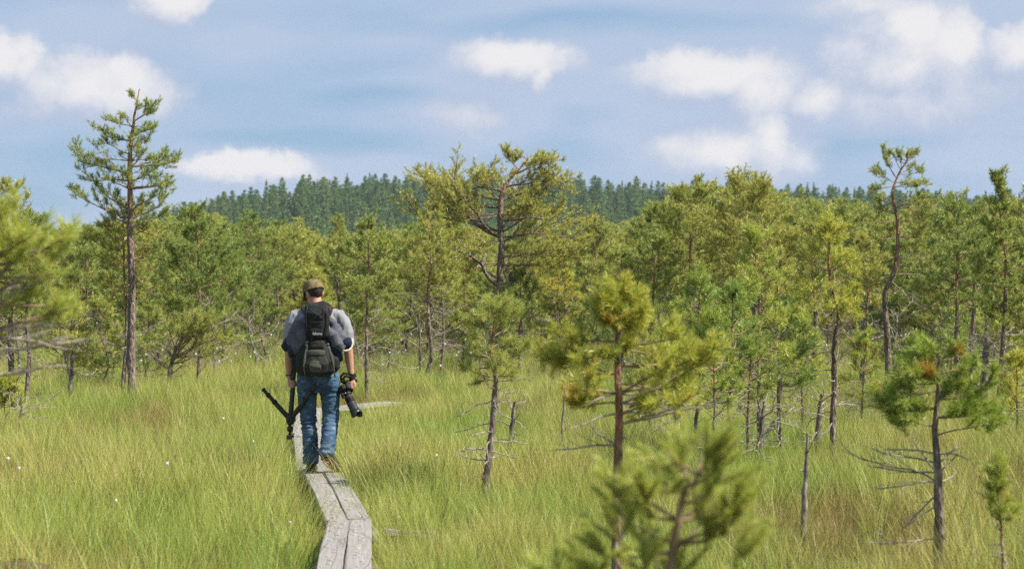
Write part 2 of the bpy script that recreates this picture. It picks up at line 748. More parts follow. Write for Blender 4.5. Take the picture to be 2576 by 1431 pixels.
def ground_z(X, Y):
    X = np.asarray(X, float)
    Y = np.asarray(Y, float)
    near = .055 * vnoise2(X, Y, 2.6, 1) + .03 * vnoise2(X, Y, .9, 2)
    hill = np.interp(X * 800 / np.maximum(np.maximum(Y, 800), 1), CREST_X, CREST_Z)
    up = smooth01((Y - 520) / 300)
    return near * np.clip(1 - (Y - 60) / 60, 0, 1) + hill * up + 1.5 * vnoise2(X, Y, 45, 3) * up


def build_ground():
    ys = np.concatenate([np.arange(-14, 40, .5), np.arange(40, 120, 2), np.arange(120, 520, 40), np.arange(520, 860, 10), [900, 1000, 1200, 1600]])
    us = np.linspace(-1, 1, 121)
    V, Fc = [], []
    for y in ys:
        w = 30 + max(0, y) * .62
        x = us * w
        z = ground_z(x, np.full_like(x, y))
        V.append(np.stack([x, np.full_like(x, y), z], 1))
    V = np.concatenate(V)
    n = len(us)
    i, j = np.meshgrid(np.arange(len(ys) - 1), np.arange(n - 1), indexing='ij')
    q = np.stack([i * n + j, i * n + j + 1, (i + 1) * n + j + 1, (i + 1) * n + j], -1).reshape(-1, 4)
    o = link('ground', np_mesh('ground', V, q, 4, True), GROUND)
    tag(o, kind='structure', label='open peat bog ground rising into a low wooded hill')


build_ground()

# ================================================================== boardwalk
BZ = .15
SEGS = [  # near centre, far centre of every two-plank length
    ((-.62, 2.6), (-.78, 6.7)), ((-.78, 6.74), (-.955, 10.88)), ((-.955, 10.92), (-1.222, 14.98)),
    ((-1.240, 15.03), (-1.768, 18.68)), ((-1.850, 18.74), (-2.385, 23.2)), ((-2.40, 23.25), (-2.845, 27.75)),
    ((-2.95, 27.95), (-1.78, 30.1))]


def plank_mesh(L, W, T, seed):
    rs = random.Random(seed)
    ny = 9
    prof = [(-.5, 0), (-.5, .82), (-.46, 1), (-.15, 1.0), (.18, 1.0), (.46, 1), (.5, .82), (.5, 0)]
    vs, fs = [], []
    ph = rs.uniform(0, 6)
    for i in range(ny):
        t = i / (ny - 1)
        y = (t - .5) * L
        wob = .003 * math.sin(t * 5 + ph) + rs.uniform(-.002, .002)
        lift = .004 * math.sin(t * 4 + ph * 2)
        for k, (u, w) in enumerate(prof):
            e = rs.uniform(-.004, .004)
            edge = (rs.uniform(-.008, .004) if i in (0, ny - 1) else 0)
            vs.append((u * W + wob + e * (abs(u) > .4), y + edge * (1 if i else -1), -T + T * w + lift * (w > 0)))
    n = len(prof)
    for i in range(ny - 1):
        for k in range(n):
            k2 = (k + 1) % n
            fs.append((i * n + k, i * n + k2, (i + 1) * n + k2, (i + 1) * n + k))
    fs.append(tuple(range(n)))
    fs.append(tuple((ny - 1) * n + k for k in range(n - 1, -1, -1)))
    me = bpy.data.meshes.new('plank')
    me.from_pydata(vs, [], fs)
    me.update()
    me.materials.append(PLANK)
    return me


WIRE = simple('galvanised_wire', (.42, .41, .40), .5, .4, .5)


def build_boardwalk():
    root = empty('boardwalk', (0, 0, 0))
    tag(root, 'narrow grey two-plank boardwalk bending through the bog grass', kind='structure')
    nail = MB().tube([(0, 0, -.01), (0, 0, .004)], .006, 6)
    for s, (a, b) in enumerate(SEGS):
        a, b = Vector((*a, 0)), Vector((*b, 0))
        d = b - a
        L = d.length
        rz = math.atan2(-d.x, d.y)
        m = (a + b) / 2
        side = Vector((math.cos(rz), math.sin(rz), 0))
        for k in (-1, 1):
            me = plank_mesh(L, .168, .045, s * 7 + k)
            o = link('plank', me, None, root)
            yaw = {2: .0035, 3: -.0025}.get(s, .001) * k
            o.location = m + side * (k * .0875) + Vector((0, 0, BZ + .003 * k))
            o.rotation_euler = (0, R(.6) * k * (1 if s % 2 else -1), rz + yaw)
            # thin anti-slip wires stapled across, each a shallow staple strip
            w = MB()
            rr = random.Random(s * 13 + k)
            y = -L / 2 + .1
            while y < L / 2 - .05:
                x0 = rr.uniform(-.07, .03)
                ln = rr.uniform(.025, .055)
                w.tube([(x0, y, .0045), (x0 + ln, y + rr.uniform(-.012, .012), .0045)], .0022, 4, (0, 0, 1))
                y += rr.uniform(.10, .22)
            w.build('wire_strip', WIRE, o)
            for ye in (-L / 2 + .09, L / 2 - .09):
                nn = link('nail', nail_me(nail), None, o)
                nn.location = (.03 * k, ye, 0.002)
        for t in ((.06, .5, .94) if L > 3 else (.1, .9)):
            q = a + d * t
            sl = MB().box((0, 0, 0), (.40, .12, .09), None, .015).build('sleeper', DEADTRUNK, root)
            sl.location = (q.x, q.y, BZ - .10)
            sl.rotation_euler = (0, 0, rz)


_nail = {}


def nail_me(mb):
    if 'm' not in _nail:
        me = bpy.data.meshes.new('nail')
        me.from_pydata(mb.v, [], mb.f)
        me.materials.append(simple('rusty_nail', (.10, .06, .04), .7))
        _nail['m'] = me
    return _nail['m']


build_boardwalk()


def seg_dist(P):
    """distance of ground points (n,2) to the boardwalk's centre line"""
    best = np.full(len(P), 1e9)
    for a, b in SEGS:
        a, b = np.array(a), np.array(b)
        d = b - a
        t = np.clip(((P - a) @ d) / (d @ d), 0, 1)
        q = a + t[:, None] * d
        best = np.minimum(best, np.hypot(*(P - q).T))
    return best


# ================================================================== pines
class Wood:
    def __init__(s):
        s.v, s.f, s.h, s.n = [], [], [], 0

    def tube(s, pts, rad, hv, sides=6):
        P = np.asarray(pts, float)
        n = len(P)
        r = np.asarray(rad, float) * np.ones(n)
        T = np.gradient(P, axis=0)
        T /= np.linalg.norm(T, axis=1)[:, None] + 1e-9
        ref = np.array((1., .13, .07)) if abs(T[0][0]) < .8 else np.array((.1, 1., .1))
        A = ref - T * (T @ ref)[:, None]
        A /= np.linalg.norm(A, axis=1)[:, None] + 1e-9
        B = np.cross(T, A)
        an = np.arange(sides) * 2 * math.pi / sides
        ring = A[:, None] * np.cos(an)[None, :, None] + B[:, None] * np.sin(an)[None, :, None]
        V = P[:, None] + ring * r[:, None, None]
        i, k = np.meshgrid(np.arange(n - 1), np.arange(sides), indexing='ij')
        k2 = (k + 1) % sides
        q = np.stack([i * sides + k, i * sides + k2, (i + 1) * sides + k2, (i + 1) * sides + k], -1).reshape(-1, 4)
        s.v.append(V.reshape(-1, 3))
        s.f.append(q + s.n)
        hv = np.asarray(hv, float) * np.ones(n)
        s.h.append(np.repeat(hv, sides))
        s.n += n * sides

    def mesh(s, name):
        if not s.v:
            return None
        me = np_mesh(name, np.concatenate(s.v), np.concatenate(s.f), 4, True)
        vattr(me, 'h', np.concatenate(s.h))
        return me


class Tree:
    """grows a pine in its own frame, base at the origin"""

    def __init__(s, seed, needles=24, nl=.055, nw=.0055, shoot=.085, z0=-.1):
        s.r = random.Random(seed)
        s.np = np.random.RandomState(seed)
        s.trunk, s.br, s.dead = Wood(), Wood(), Wood()
        s.tp, s.td, s.ts, s.tt = [], [], [], []
        s.needles, s.nl, s.nw, s.shoot = needles, nl, nw, shoot
        s.spread = (.40, 1.35)
        s.min_twig = .06

    def tuft(s, p, d, size=1.0, tint=None):
        s.tp.append(tuple(p)); s.td.append(tuple(d)); s.ts.append(size)
        s.tt.append(s.r.uniform(.15, .85) if tint is None else tint)

    def stem(s, pts, rad, sides=9, h0=.15, h1=.95, wob=.01):
        """smooth trunk through points; keeps an interpolator for limbs"""
        P = np.asarray(pts, float)
        n = len(P)
        t = np.linspace(0, 1, n)
        m = max(14, n * 4)
        tt = np.linspace(0, 1, m)
        # Catmull-Rom through the points
        Q = []
        for x in tt:
            u = x * (n - 1)
            i = min(int(u), n - 2)
            f = u - i
            p0, p1, p2, p3 = P[max(i - 1, 0)], P[i], P[i + 1], P[min(i + 2, n - 1)]
            Q.append(.5 * ((2 * p1) + (-p0 + p2) * f + (2 * p0 - 5 * p1 + 4 * p2 - p3) * f * f + (-p0 + 3 * p1 - 3 * p2 + p3) * f ** 3))
        Q = np.array(Q)
        rr = np.interp(tt, t, np.asarray(rad, float))
        rr = rr * (1 + s.np.uniform(-.08, .08, m))
        Q[1:, :2] += s.np.normal(0, wob * .25, (m - 1, 2))
        s.trunk.tube(Q, rr, np.linspace(h0, h1, m), sides)
        s.Q, s.rr = Q, rr
        return s

    def on(s, z):
        i = int(np.argmin(np.abs(s.Q[:, 2] - z)))
        return s.Q[i], s.rr[i]

    def limb(s, p, az, el, L, r, fol=.35, dens=1.0, up=.35, wood=None, dead=False, h=.7, kink=.18, sides=5, size=1.0, sub=0):
        R_ = s.r
        n = 7
        d = np.array((math.cos(az) * math.cos(el), math.sin(az) * math.cos(el), math.sin(el)))
        pts = [np.array(p, float)]
        st = L / (n - 1)
        for i in range(n - 1):
            d = d + s.np.normal(0, kink, 3) * (1, 1, .8)
            d[2] += up * (i / n) * .35
            d /= np.linalg.norm(d)
            pts.append(pts[-1] + d * st)
        P = np.array(pts)
        rad = np.linspace(r, max(.0035, r * .25), n)
        w = wood or (s.dead if dead else (s.trunk if r > .018 else s.br))
        w.tube(P, rad, h, sides)
        # side twigs
        k = max(3, int(L * 11.5 * dens))
        sgn = R_.choice((-1, 1))
        for j in range(k):
            t = (.22 if dead else max(.12, fol - .15)) + (1 - (.22 if dead else max(.12, fol - .15))) * (j + R_.random()) / k
            u = t * (n - 1)
            i = min(int(u), n - 2)
            q = P[i] + (P[i + 1] - P[i]) * (u - i)
            dd = P[i + 1] - P[i]
            dd = dd / (np.linalg.norm(dd) + 1e-9)
            sgn = -sgn
            sd = np.cross(dd, (0, 0, 1.))
            sd /= np.linalg.norm(sd) + 1e-9
            an = R_.uniform(.5, 1.05)
            d2 = dd * math.cos(an) + sd * sgn * math.sin(an) * R_.uniform(.5, 1) + np.array((0, 0, R_.uniform(-.2, .45) if dead else R_.uniform(-.2, .85)))
            d2 /= np.linalg.norm(d2)
            l2 = min(.42, max(s.min_twig, L * R_.uniform(.24, .52) * (1.15 - t * .7)))
            s.twig(q, d2, l2, max(.0022, r * .3), (not dead) and t > fol - .1, dead, size)
        for j in range(sub):
            t = R_.uniform(.35, .92)
            u = t * (n - 1)
            i = min(int(u), n - 2)
            q = P[i] + (P[i + 1] - P[i]) * (u - i)
            dd = P[i + 1] - P[i]
            a2 = math.atan2(dd[1], dd[0]) + R_.choice((-1, 1)) * R_.uniform(.3, 1.1)
            e2 = math.asin(max(-1, min(1, dd[2] / (np.linalg.norm(dd) + 1e-9)))) + R_.uniform(-.3, .5)
            s.limb(q, a2, e2, L * R_.uniform(.32, .55) * (1.2 - .4 * t), max(.0035, r * .45), fol=.25, dens=dens, up=up, h=h, kink=kink, size=size)
        if not dead:
            s.tuft(P[-1], P[-1] - P[-2], 1.15 * size)
            dd = P[-1] - P[-2]
            for j in range(2):
                s.tuft(P[-1] - dd * R_.uniform(.1, .6) + s.np.normal(0, .025, 3), dd / (np.linalg.norm(dd) + 1e-9) + s.np.normal(0, .6, 3) + np.array((0, 0, .4)), size)

    def twig(s, p, d, L, r, leafy, dead, size):
        R_ = s.r
        mid = p + d * L * .5 + s.np.normal(0, L * .06, 3)
        d2 = d + np.array((0, 0, .35 if leafy else R_.uniform(-.3, .3))) + s.np.normal(0, .12, 3)
        d2 /= np.linalg.norm(d2)
        end = mid + d2 * L * .5
        (s.dead if dead else s.br).tube([p, mid, end], [r, r * .75, r * .45], .5, 3)
        if leafy:
            s.tuft(end, d2, R_.uniform(.85, 1.2) * size)
            m = max(1, int(L / (s.shoot * .50)))
            for j in range(m):
                t = .3 + .65 * (j + R_.random()) / m
                q = p + (mid - p) * (t * 2) if t < .5 else mid + (end - mid) * (t * 2 - 1)
                dv = d2 * .45 + s.np.normal(0, .6, 3) + np.array((0, 0, .55))
                dv /= np.linalg.norm(dv)
                ll = R_.uniform(.4, 1.0) * s.shoot
                s.tuft(q + dv * ll, dv, R_.uniform(.75, 1.1) * size)
        elif L > .12:
            for j in range(2 if dead else 1):
                t = R_.uniform(.3, .9)
                q = p + (end - p) * t
                dv = d2 + s.np.normal(0, .6, 3)
                dv /= np.linalg.norm(dv)
                (s.dead if dead else s.br).tube([q, q + dv * L * R_.uniform(.25, .5)], [r * .6, r * .35], .5, 3)

    def crown_mesh(s):
        n = len(s.tp)
        k = s.needles
        P = np.array(s.tp)
        D = np.array(s.td)
        D = D / (np.linalg.norm(D, axis=1)[:, None] + 1e-9)
        S = np.array(s.ts)
        rs = s.np
        ref = np.where(np.abs(D[:, 2:3]) < .9, np.array([[0, 0, 1.]]), np.array([[1., 0, 0]]))
        A = np.cross(D, ref)
        A /= np.linalg.norm(A, axis=1)[:, None]
        B = np.cross(D, A)
        ph = rs.uniform(0, 2 * math.pi, (n, k))
        th = rs.uniform(s.spread[0], s.spread[1], (n, k))
        sh = rs.uniform(-.8, .2, (n, k))          # along the shoot, tip at 0
        th = np.where(sh > 0, th * .5, th)
        base = P[:, None] + D[:, None] * (sh * s.shoot * S[:, None])[..., None]
        nd = D[:, None] * np.cos(th)[..., None] + (A[:, None] * np.cos(ph)[..., None] + B[:, None] * np.sin(ph)[..., None]) * np.sin(th)[..., None]
        ln = s.nl * rs.uniform(.7, 1.15, (n, k)) * S[:, None]
        tip = base + nd * ln[..., None]
        sd = rs.normal(0, 1, (n, k, 3))
        sd -= nd * (sd * nd).sum(-1)[..., None]
        sd /= np.linalg.norm(sd, axis=-1)[..., None]
        w = (s.nw * .5 * S)[:, None, None]
        V = np.stack([base + sd * w, base - sd * w, tip], 2).reshape(-1, 3)
        Fc = np.arange(n * k * 3).reshape(-1, 3)
        me = np_mesh('crown', V, Fc, 3)
        tint = np.clip(np.array(s.tt)[:, None] + rs.uniform(-.12, .12, (n, k)), 0, 1)
        vattr(me, 'tint', np.repeat(tint.ravel(), 3))
        return me

    def finish(s, name, loc, needle=None, rz=0.0, scale=1.0, bark=None):
        o = empty(name, loc, rz)
        o.scale = (scale,) * 3
        link('trunk', s.trunk.mesh('trunk'), bark or BARK, o)
        me = s.br.mesh('branches')
        if me:
            tag(link('branches', me, TWIG, o), kind='stuff')
        me = s.dead.mesh('dead_branches')
        if me:
            tag(link('dead_branches', me, DEAD, o), kind='stuff')
        if s.tp:
            link('crown', s.crown_mesh(), needle or NEEDLE, o)
        return o


def generic(seed, H, hw, zc, r0, bend=.06, whorls=None, dens=1.0, needles=16, nl=.062, nw=.0092, dead=10, shoot=.085,
            flat=.55, path=None, size=1.0, topz=None):
    """an ordinary bog pine: height H, crown half width hw, crown from height zc"""
    T = Tree(seed, needles, nl, nw, shoot)
    rs = T.r
    if path is None:
        path = []
        x = y = 0.0
        for i in range(7):
            t = i / 6
            path.append((x, y, -.12 + (H * .97 + .12) * t))
            x += rs.uniform(-bend, bend) * H / 4
            y += rs.uniform(-bend, bend) * H / 4
    n = len(path)
    T.stem(path, [max(.006, r0 * (1.12 if i == 0 else (1 - .86 * (i / (n - 1)) ** 1.1))) for i in range(n)])
    if whorls is None:
        whorls = max(8, int((H - zc) / .115))
    for i in range(whorls):
        t = (i + rs.uniform(.1, .9)) / whorls
        z = zc + (H - zc) * t
        p, r = T.on(z)
        prof = hw * max(.12, (1 - t)) ** flat * (.5 + .5 * min(1, t / .25))
        nb = rs.choice((3, 4, 4, 5))
        a0 = rs.uniform(0, 6.28)
        for k in range(nb):
            L = prof * rs.uniform(.6, 1.25)
            el = R(2 + 42 * t + rs.uniform(-14, 16))
            T.limb(p, a0 + k * 6.283 / nb + rs.uniform(-.4, .4), el, L, max(.006, r * rs.uniform(.25, .42)), fol=rs.uniform(.25, .5), dens=dens,
                   h=.35 + .5 * t, size=size, sub=1 if L > .35 and rs.random() < .6 else 0)
    T.limb(T.Q[-1], 0, R(85), H * .05 + .03, .008, fol=0, dens=1.5, size=size)
    for k in range(dead):
        z = zc * rs.uniform(.28, 1.0) + (.12 * (H - zc) if rs.random() < .4 else 0)
        p, r = T.on(z)
        T.limb(p, rs.uniform(0, 6.28), R(rs.uniform(-18, 22)), hw * rs.uniform(.3, .95), max(.004, r * .22), dead=True, up=.1, kink=.3, dens=.9)
    return T


def px_path(pts, D, basex, z_base):
    """frame polyline -> local trunk path in the plane through the tree facing the walk"""
    k = D / F
    rs = random.Random(int(basex))
    return [((x - basex) * k, rs.uniform(-.04, .04), CAMZ - (y - HY) * k - z_base) for x, y in pts]


def ground_at(X, Y):
    return float(ground_z(np.array([X]), np.array([Y]))[0])


def depth_of(by):
    return (CAMZ - .25) * F / (by - HY)


def base_of(bx, D):
    X = (bx - 1288) / F * D
    return (X, D, ground_at(X, D))


GP = 'bog pines standing in front of the dense stand'


# ---- the tallest pine (left)
def pine_tall():
    bx, by = 332, 988
    D = depth_of(by)
    loc = base_of(bx, D)
    k = D / F
    T = Tree(11, 28, .056, .0058, .085)
    zz = lambda y: CAMZ - (y - HY) * k - loc[2]
    path = px_path([(334, 1040), (333, 985), (329, 880), (331, 780), (331, 690), (329, 600), (328, 520), (327, 440), (328, 370), (338, 300), (347, 250), (350, 224)], D, bx, loc[2])
    T.stem(path, [.085, .072, .064, .060, .056, .052, .047, .040, .030, .020, .011, .006], 11, .12, 1.0)
    L = [(262, 330, 240), (275, 372, 255), (330, 272, 292), (318, 300, 285), (360, 238, 335), (350, 290, 330), (400, 197, 368), (392, 250, 365), (440, 195, 412), (430, 230, 395), (462, 212, 440), (470, 260, 455),
         (548, 188, 488), (535, 232, 478), (525, 270, 500), (300, 400, 245), (312, 380, 290), (345, 398, 320), (372, 372, 345), (418, 460, 402), (405, 400, 385), (428, 425, 410), (470, 448, 452), (465, 400, 440),
         (482, 420, 470), (548, 440, 500), (540, 405, 495), (560, 432, 545), (575, 280, 550)]
    for ya, xt, yt in L:
        p, r = T.on(zz(ya))
        dx = (xt - (bx + p[0] / k)) * k
        dz = (ya - yt) * k
        dy = T.r.uniform(-.5, .5) * abs(dx)
        Ln = math.sqrt(dx * dx + dy * dy + dz * dz)
        T.limb(p, math.atan2(dy, dx), math.asin(max(-1, min(1, (dz - .05 * Ln) / Ln))), Ln, max(.007, r * .36), fol=.36, dens=1.0, up=.18, kink=.13, h=.8, sub=1)
        if T.r.random() < .75:
            T.limb(p, T.r.choice((-1, 1)) * R(90) + T.r.uniform(-.6, .6), R(T.r.uniform(5, 30)), Ln * .7, max(.006, r * .3), fol=.45, dens=.8, up=.2, h=.8)
    for ya, xt, yt in [(565, 470, 590), (600, 440, 610), (690, 430, 690), (640, 420, 640), (655, 390, 700), (700, 380, 730), (580, 240, 600)]:
        p, r = T.on(zz(ya))
        dx, dz = (xt - bx) * k, (ya - yt) * k
        T.limb(p, math.atan2(T.r.uniform(-.2, .2), dx), math.atan2(dz, abs(dx)), math.hypot(dx, dz), .012, fol=.6, dens=.7, h=.8)
    for i in range(16):
        p, r = T.on(T.r.uniform(.5, 3.6))
        T.limb(p, T.r.uniform(0, 6.3), R(T.r.uniform(-20, 20)), T.r.uniform(.12, .5), .006, dead=True, up=.05, kink=.25)
    o = T.finish('pine_tree', loc, NEEDLE)
    tag(o, 'tallest pine, straight bare reddish trunk and sparse layered crown against the sky', 'tree', GP)


def pine_big():
    D = 40.0
    bx = 1290
    loc = base_of(bx, D)
    k = D / F
    T = Tree(23, 18, .062, .0092, .095)
    zz = lambda y: CAMZ - (y - HY) * k - loc[2]
    path = px_path([(1292, 990), (1284, 920), (1270, 840), (1264, 770), (1257, 700), (1262, 620), (1258, 560), (1262, 490), (1280, 455), (1302, 430), (1328, 400)], D, bx, loc[2])
    T.stem(path, [.115, .105, .095, .095, .070, .066, .060, .050, .034, .022, .010], 11, .10, .85, .02)
    #  (attach y, tip x, tip y, radius, leaf from, density)
    L = [(600, 1075, 475, .055, .45, 1.1), (520, 1110, 490, .03, .4, 1.1), (480, 1170, 425, .03, .35, 1.2), (465, 1215, 415, .025, .3, 1.3), (500, 1240, 400, .02, .3, 1.2),
         (470, 1390, 425, .03, .4, 1.2), (500, 1420, 470, .03, .4, 1.2), (560, 1440, 520, .035, .35, 1.2), (600, 1445, 575, .03, .4, 1.2), (640, 1430, 620, .03, .4, 1.2), (660, 1400, 665, .02, .4, 1.1),
         (545, 1380, 500, .03, .3, 1.2), (585, 1350, 520, .03, .3, 1.2), (540, 1140, 550, .025, .45, 1.0), (440, 1370, 385, .018, .4, 1.2), (430, 1275, 380, .015, .3, 1.2), (410, 1385, 400, .014, .4, 1.1),
         (395, 1300, 372, .012, .4, 1.1), (590, 1065, 510, .04, .5, 1.1), (500, 1090, 460, .025, .4, 1.1), (620, 1420, 560, .03, .4, 1.1), (680, 1350, 640, .02, .4, 1.0), (620, 1150, 600, .025, .5, 1.0), (665, 1160, 650, .02, .55, .9)]
    for ya, xt, yt, rr, fo, de in L:
        p, r = T.on(zz(ya))
        dx = (xt - (bx + p[0] / k)) * k
        dz = (ya - yt) * k
        for c in range(2):
            dy = T.r.uniform(-.7, .7) * abs(dx) * (.4 if c == 0 else 1.3)
            Ln = math.sqrt(dx * dx + dy * dy + dz * dz) * (1.1 if c == 0 else .85)
            T.limb(p, math.atan2(dy, dx), math.asin(max(-1, min(1, .82 * dz / Ln))), Ln * 1.06, rr * .8 if c == 0 else rr * .5, fol=fo - .02, dens=de * .68, up=.06, kink=.17, h=.42, sub=4 if c == 0 else 2)
    for ya, xt, yt, rr in [(722, 1100, 712, .05), (730, 1150, 760, .035), (742, 1310, 685, .075), (748, 1320, 800, .03), (720, 1380, 690, .03), (735, 1390, 790, .02), (700, 1190, 650, .02), (690, 1370, 660, .02), (760, 1230, 800, .015)]:
        p, r = T.on(zz(ya))
        dx, dz = (xt - (bx + p[0] / k)) * k, (ya - yt) * k
        T.limb(p, math.atan2(T.r.uniform(-.25, .25), dx), math.atan2(dz, abs(dx)), math.hypot(dx, dz) * 1.1, rr, dead=True, wood=T.trunk if rr > .025 else None, up=.1, kink=.24, dens=.8, h=.0, sides=7)
    for i in range(12):
        p, r = T.on(T.r.uniform(.4, 2.2))
        T.limb(p, T.r.uniform(0, 6.3), R(T.r.uniform(-15, 25)), T.r.uniform(.2, .8), .012, dead=True, up=.1, kink=.3)
    o = T.finish('pine_tree', loc, NEEDLE)
    tag(o, 'large spreading old pine with crooked dark lower limbs and broad crown before the wooded hill', 'tree', GP)


def pine_crooked():
    bx, by = 2235, 940
    D = depth_of(by)
    loc = base_of(bx, D)
    k = D / F
    T = Tree(37, 20, .060, .0080, .09)
    zz = lambda y: CAMZ - (y - HY) * k - loc[2]
    path = px_path([(2236, 1000), (2235, 935), (2233, 850), (2226, 745), (2245, 692), (2256, 640), (2259, 560), (2244, 492), (2258, 445), (2284, 400), (2303, 374)], D, bx, loc[2])
    T.stem(path, [.074, .064, .058, .050, .045, .040, .034, .025, .019, .012, .006], 10, .25, 1.1)
    L = [(445, 2190, 395), (425, 2230, 385), (455, 2183, 432), (470, 2180, 478), (490, 2195, 505), (460, 2336, 462), (435, 2325, 420), (412, 2322, 380), (405, 2260, 385), (470, 2300, 470), (520, 2410, 500),
         (515, 2360, 520), (540, 2195, 525), (560, 2170, 560), (555, 2380, 560), (590, 2350, 600), (600, 2180, 610)]
    for ya, xt, yt in L:
        p, r = T.on(zz(ya))
        dx = (xt - (bx + p[0] / k)) * k
        dz = (ya - yt) * k
        for c in range(2):
            dy = T.r.uniform(-.6, .6) * abs(dx) * (.4 if c == 0 else 1.5)
            Ln = math.sqrt(dx * dx + dy * dy + dz * dz) * (1 if c == 0 else .7)
            T.limb(p, math.atan2(dy, dx), math.asin(max(-1, min(1, dz / (Ln * 1.02)))), Ln, max(.007, r * .35), fol=.38, dens=1.0, up=.12, kink=.15, h=.8, sub=1)
    for ya, xt, yt in [(620, 2330, 625), (650, 2190, 650), (660, 2360, 665), (690, 2170, 700), (575, 2330, 570), (530, 2310, 520), (505, 2200, 520)]:
        p, r = T.on(zz(ya))
        dx, dz = (xt - (bx + p[0] / k)) * k, (ya - yt) * k
        T.limb(p, math.atan2(T.r.uniform(-.4, .4), dx), math.atan2(dz, abs(dx)), math.hypot(dx, dz), .012, fol=.4, dens=1.0, up=.12, kink=.15, h=.7, sub=1)
    for ya, xt, yt in [(700, 2330, 760), (690, 2400, 720), (800, 2310, 900), (830, 2150, 850), (740, 2190, 720), (640, 2330, 640), (880, 2280, 870)]:
        p, r = T.on(zz(ya))
        dx, dz = (xt - (bx + p[0] / k)) * k, (ya - yt) * k
        T.limb(p, math.atan2(T.r.uniform(-.2, .2), dx), math.atan2(dz, abs(dx)), math.hypot(dx, dz), .016, dead=True, up=.1, kink=.2, dens=.8)
    o = T.finish('pine_tree', loc, NEEDLE)
    tag(o, 'tall crooked pine with kinked orange trunk and leaning open top', 'tree', GP)


def placed_pine(seed, bx, by, ty, hwpx, cby, r0, label, D=None, needle=None, cat_name='pine_tree', path=None, group=GP, **kw):
    D = D or depth_of(by)
    loc = base_of(bx, D)
    k = D / F
    zt = CAMZ - (ty - HY) * k - loc[2]
    zc = CAMZ - (cby - HY) * k - loc[2]
    pth = px_path(path, D, bx, loc[2]) if path else None
    T = generic(seed, zt, hwpx * k * 1.3, max(zc - .12, .15), r0 * .8, path=pth, **kw)
    o = T.finish(cat_name, loc, needle or NEEDLE)
    tag(o, label, 'tree', group)
    return o


def bare_snag(seed, bx, by, ty, r0, label, D=None, lean=.05, twigs=10, tw=.35, name='dead_pine', group='dead pines and snags'):
    D = D or depth_of(by)
    loc = base_of(bx, D)
    k = D / F
    H = CAMZ - (ty - HY) * k - loc[2]
    T = Tree(seed)
    T.stem([(0, 0, -.12), (lean * .2, 0, H * .3), (lean * .6, .02, H * .65), (lean, 0, H)], [r0 * 1.1, r0, r0 * .75, r0 * .35], 8, .1, .2, .02)
    for i in range(twigs):
        p, r = T.on(H * T.r.uniform(.25, 1))
        T.limb(p, T.r.uniform(0, 6.3), R(T.r.uniform(-10, 40)), tw * T.r.uniform(.4, 1.1), max(.004, r * .35), dead=True, up=.15, kink=.3)
    o = empty(name, loc)
    link('trunk', T.trunk.mesh('trunk'), DEADTRUNK, o)
    me = T.dead.mesh('dead_branches')
    if me:
        tag(link('dead_branches', me, DEAD, o), kind='stuff')
    tag(o, label, 'dead tree', group)


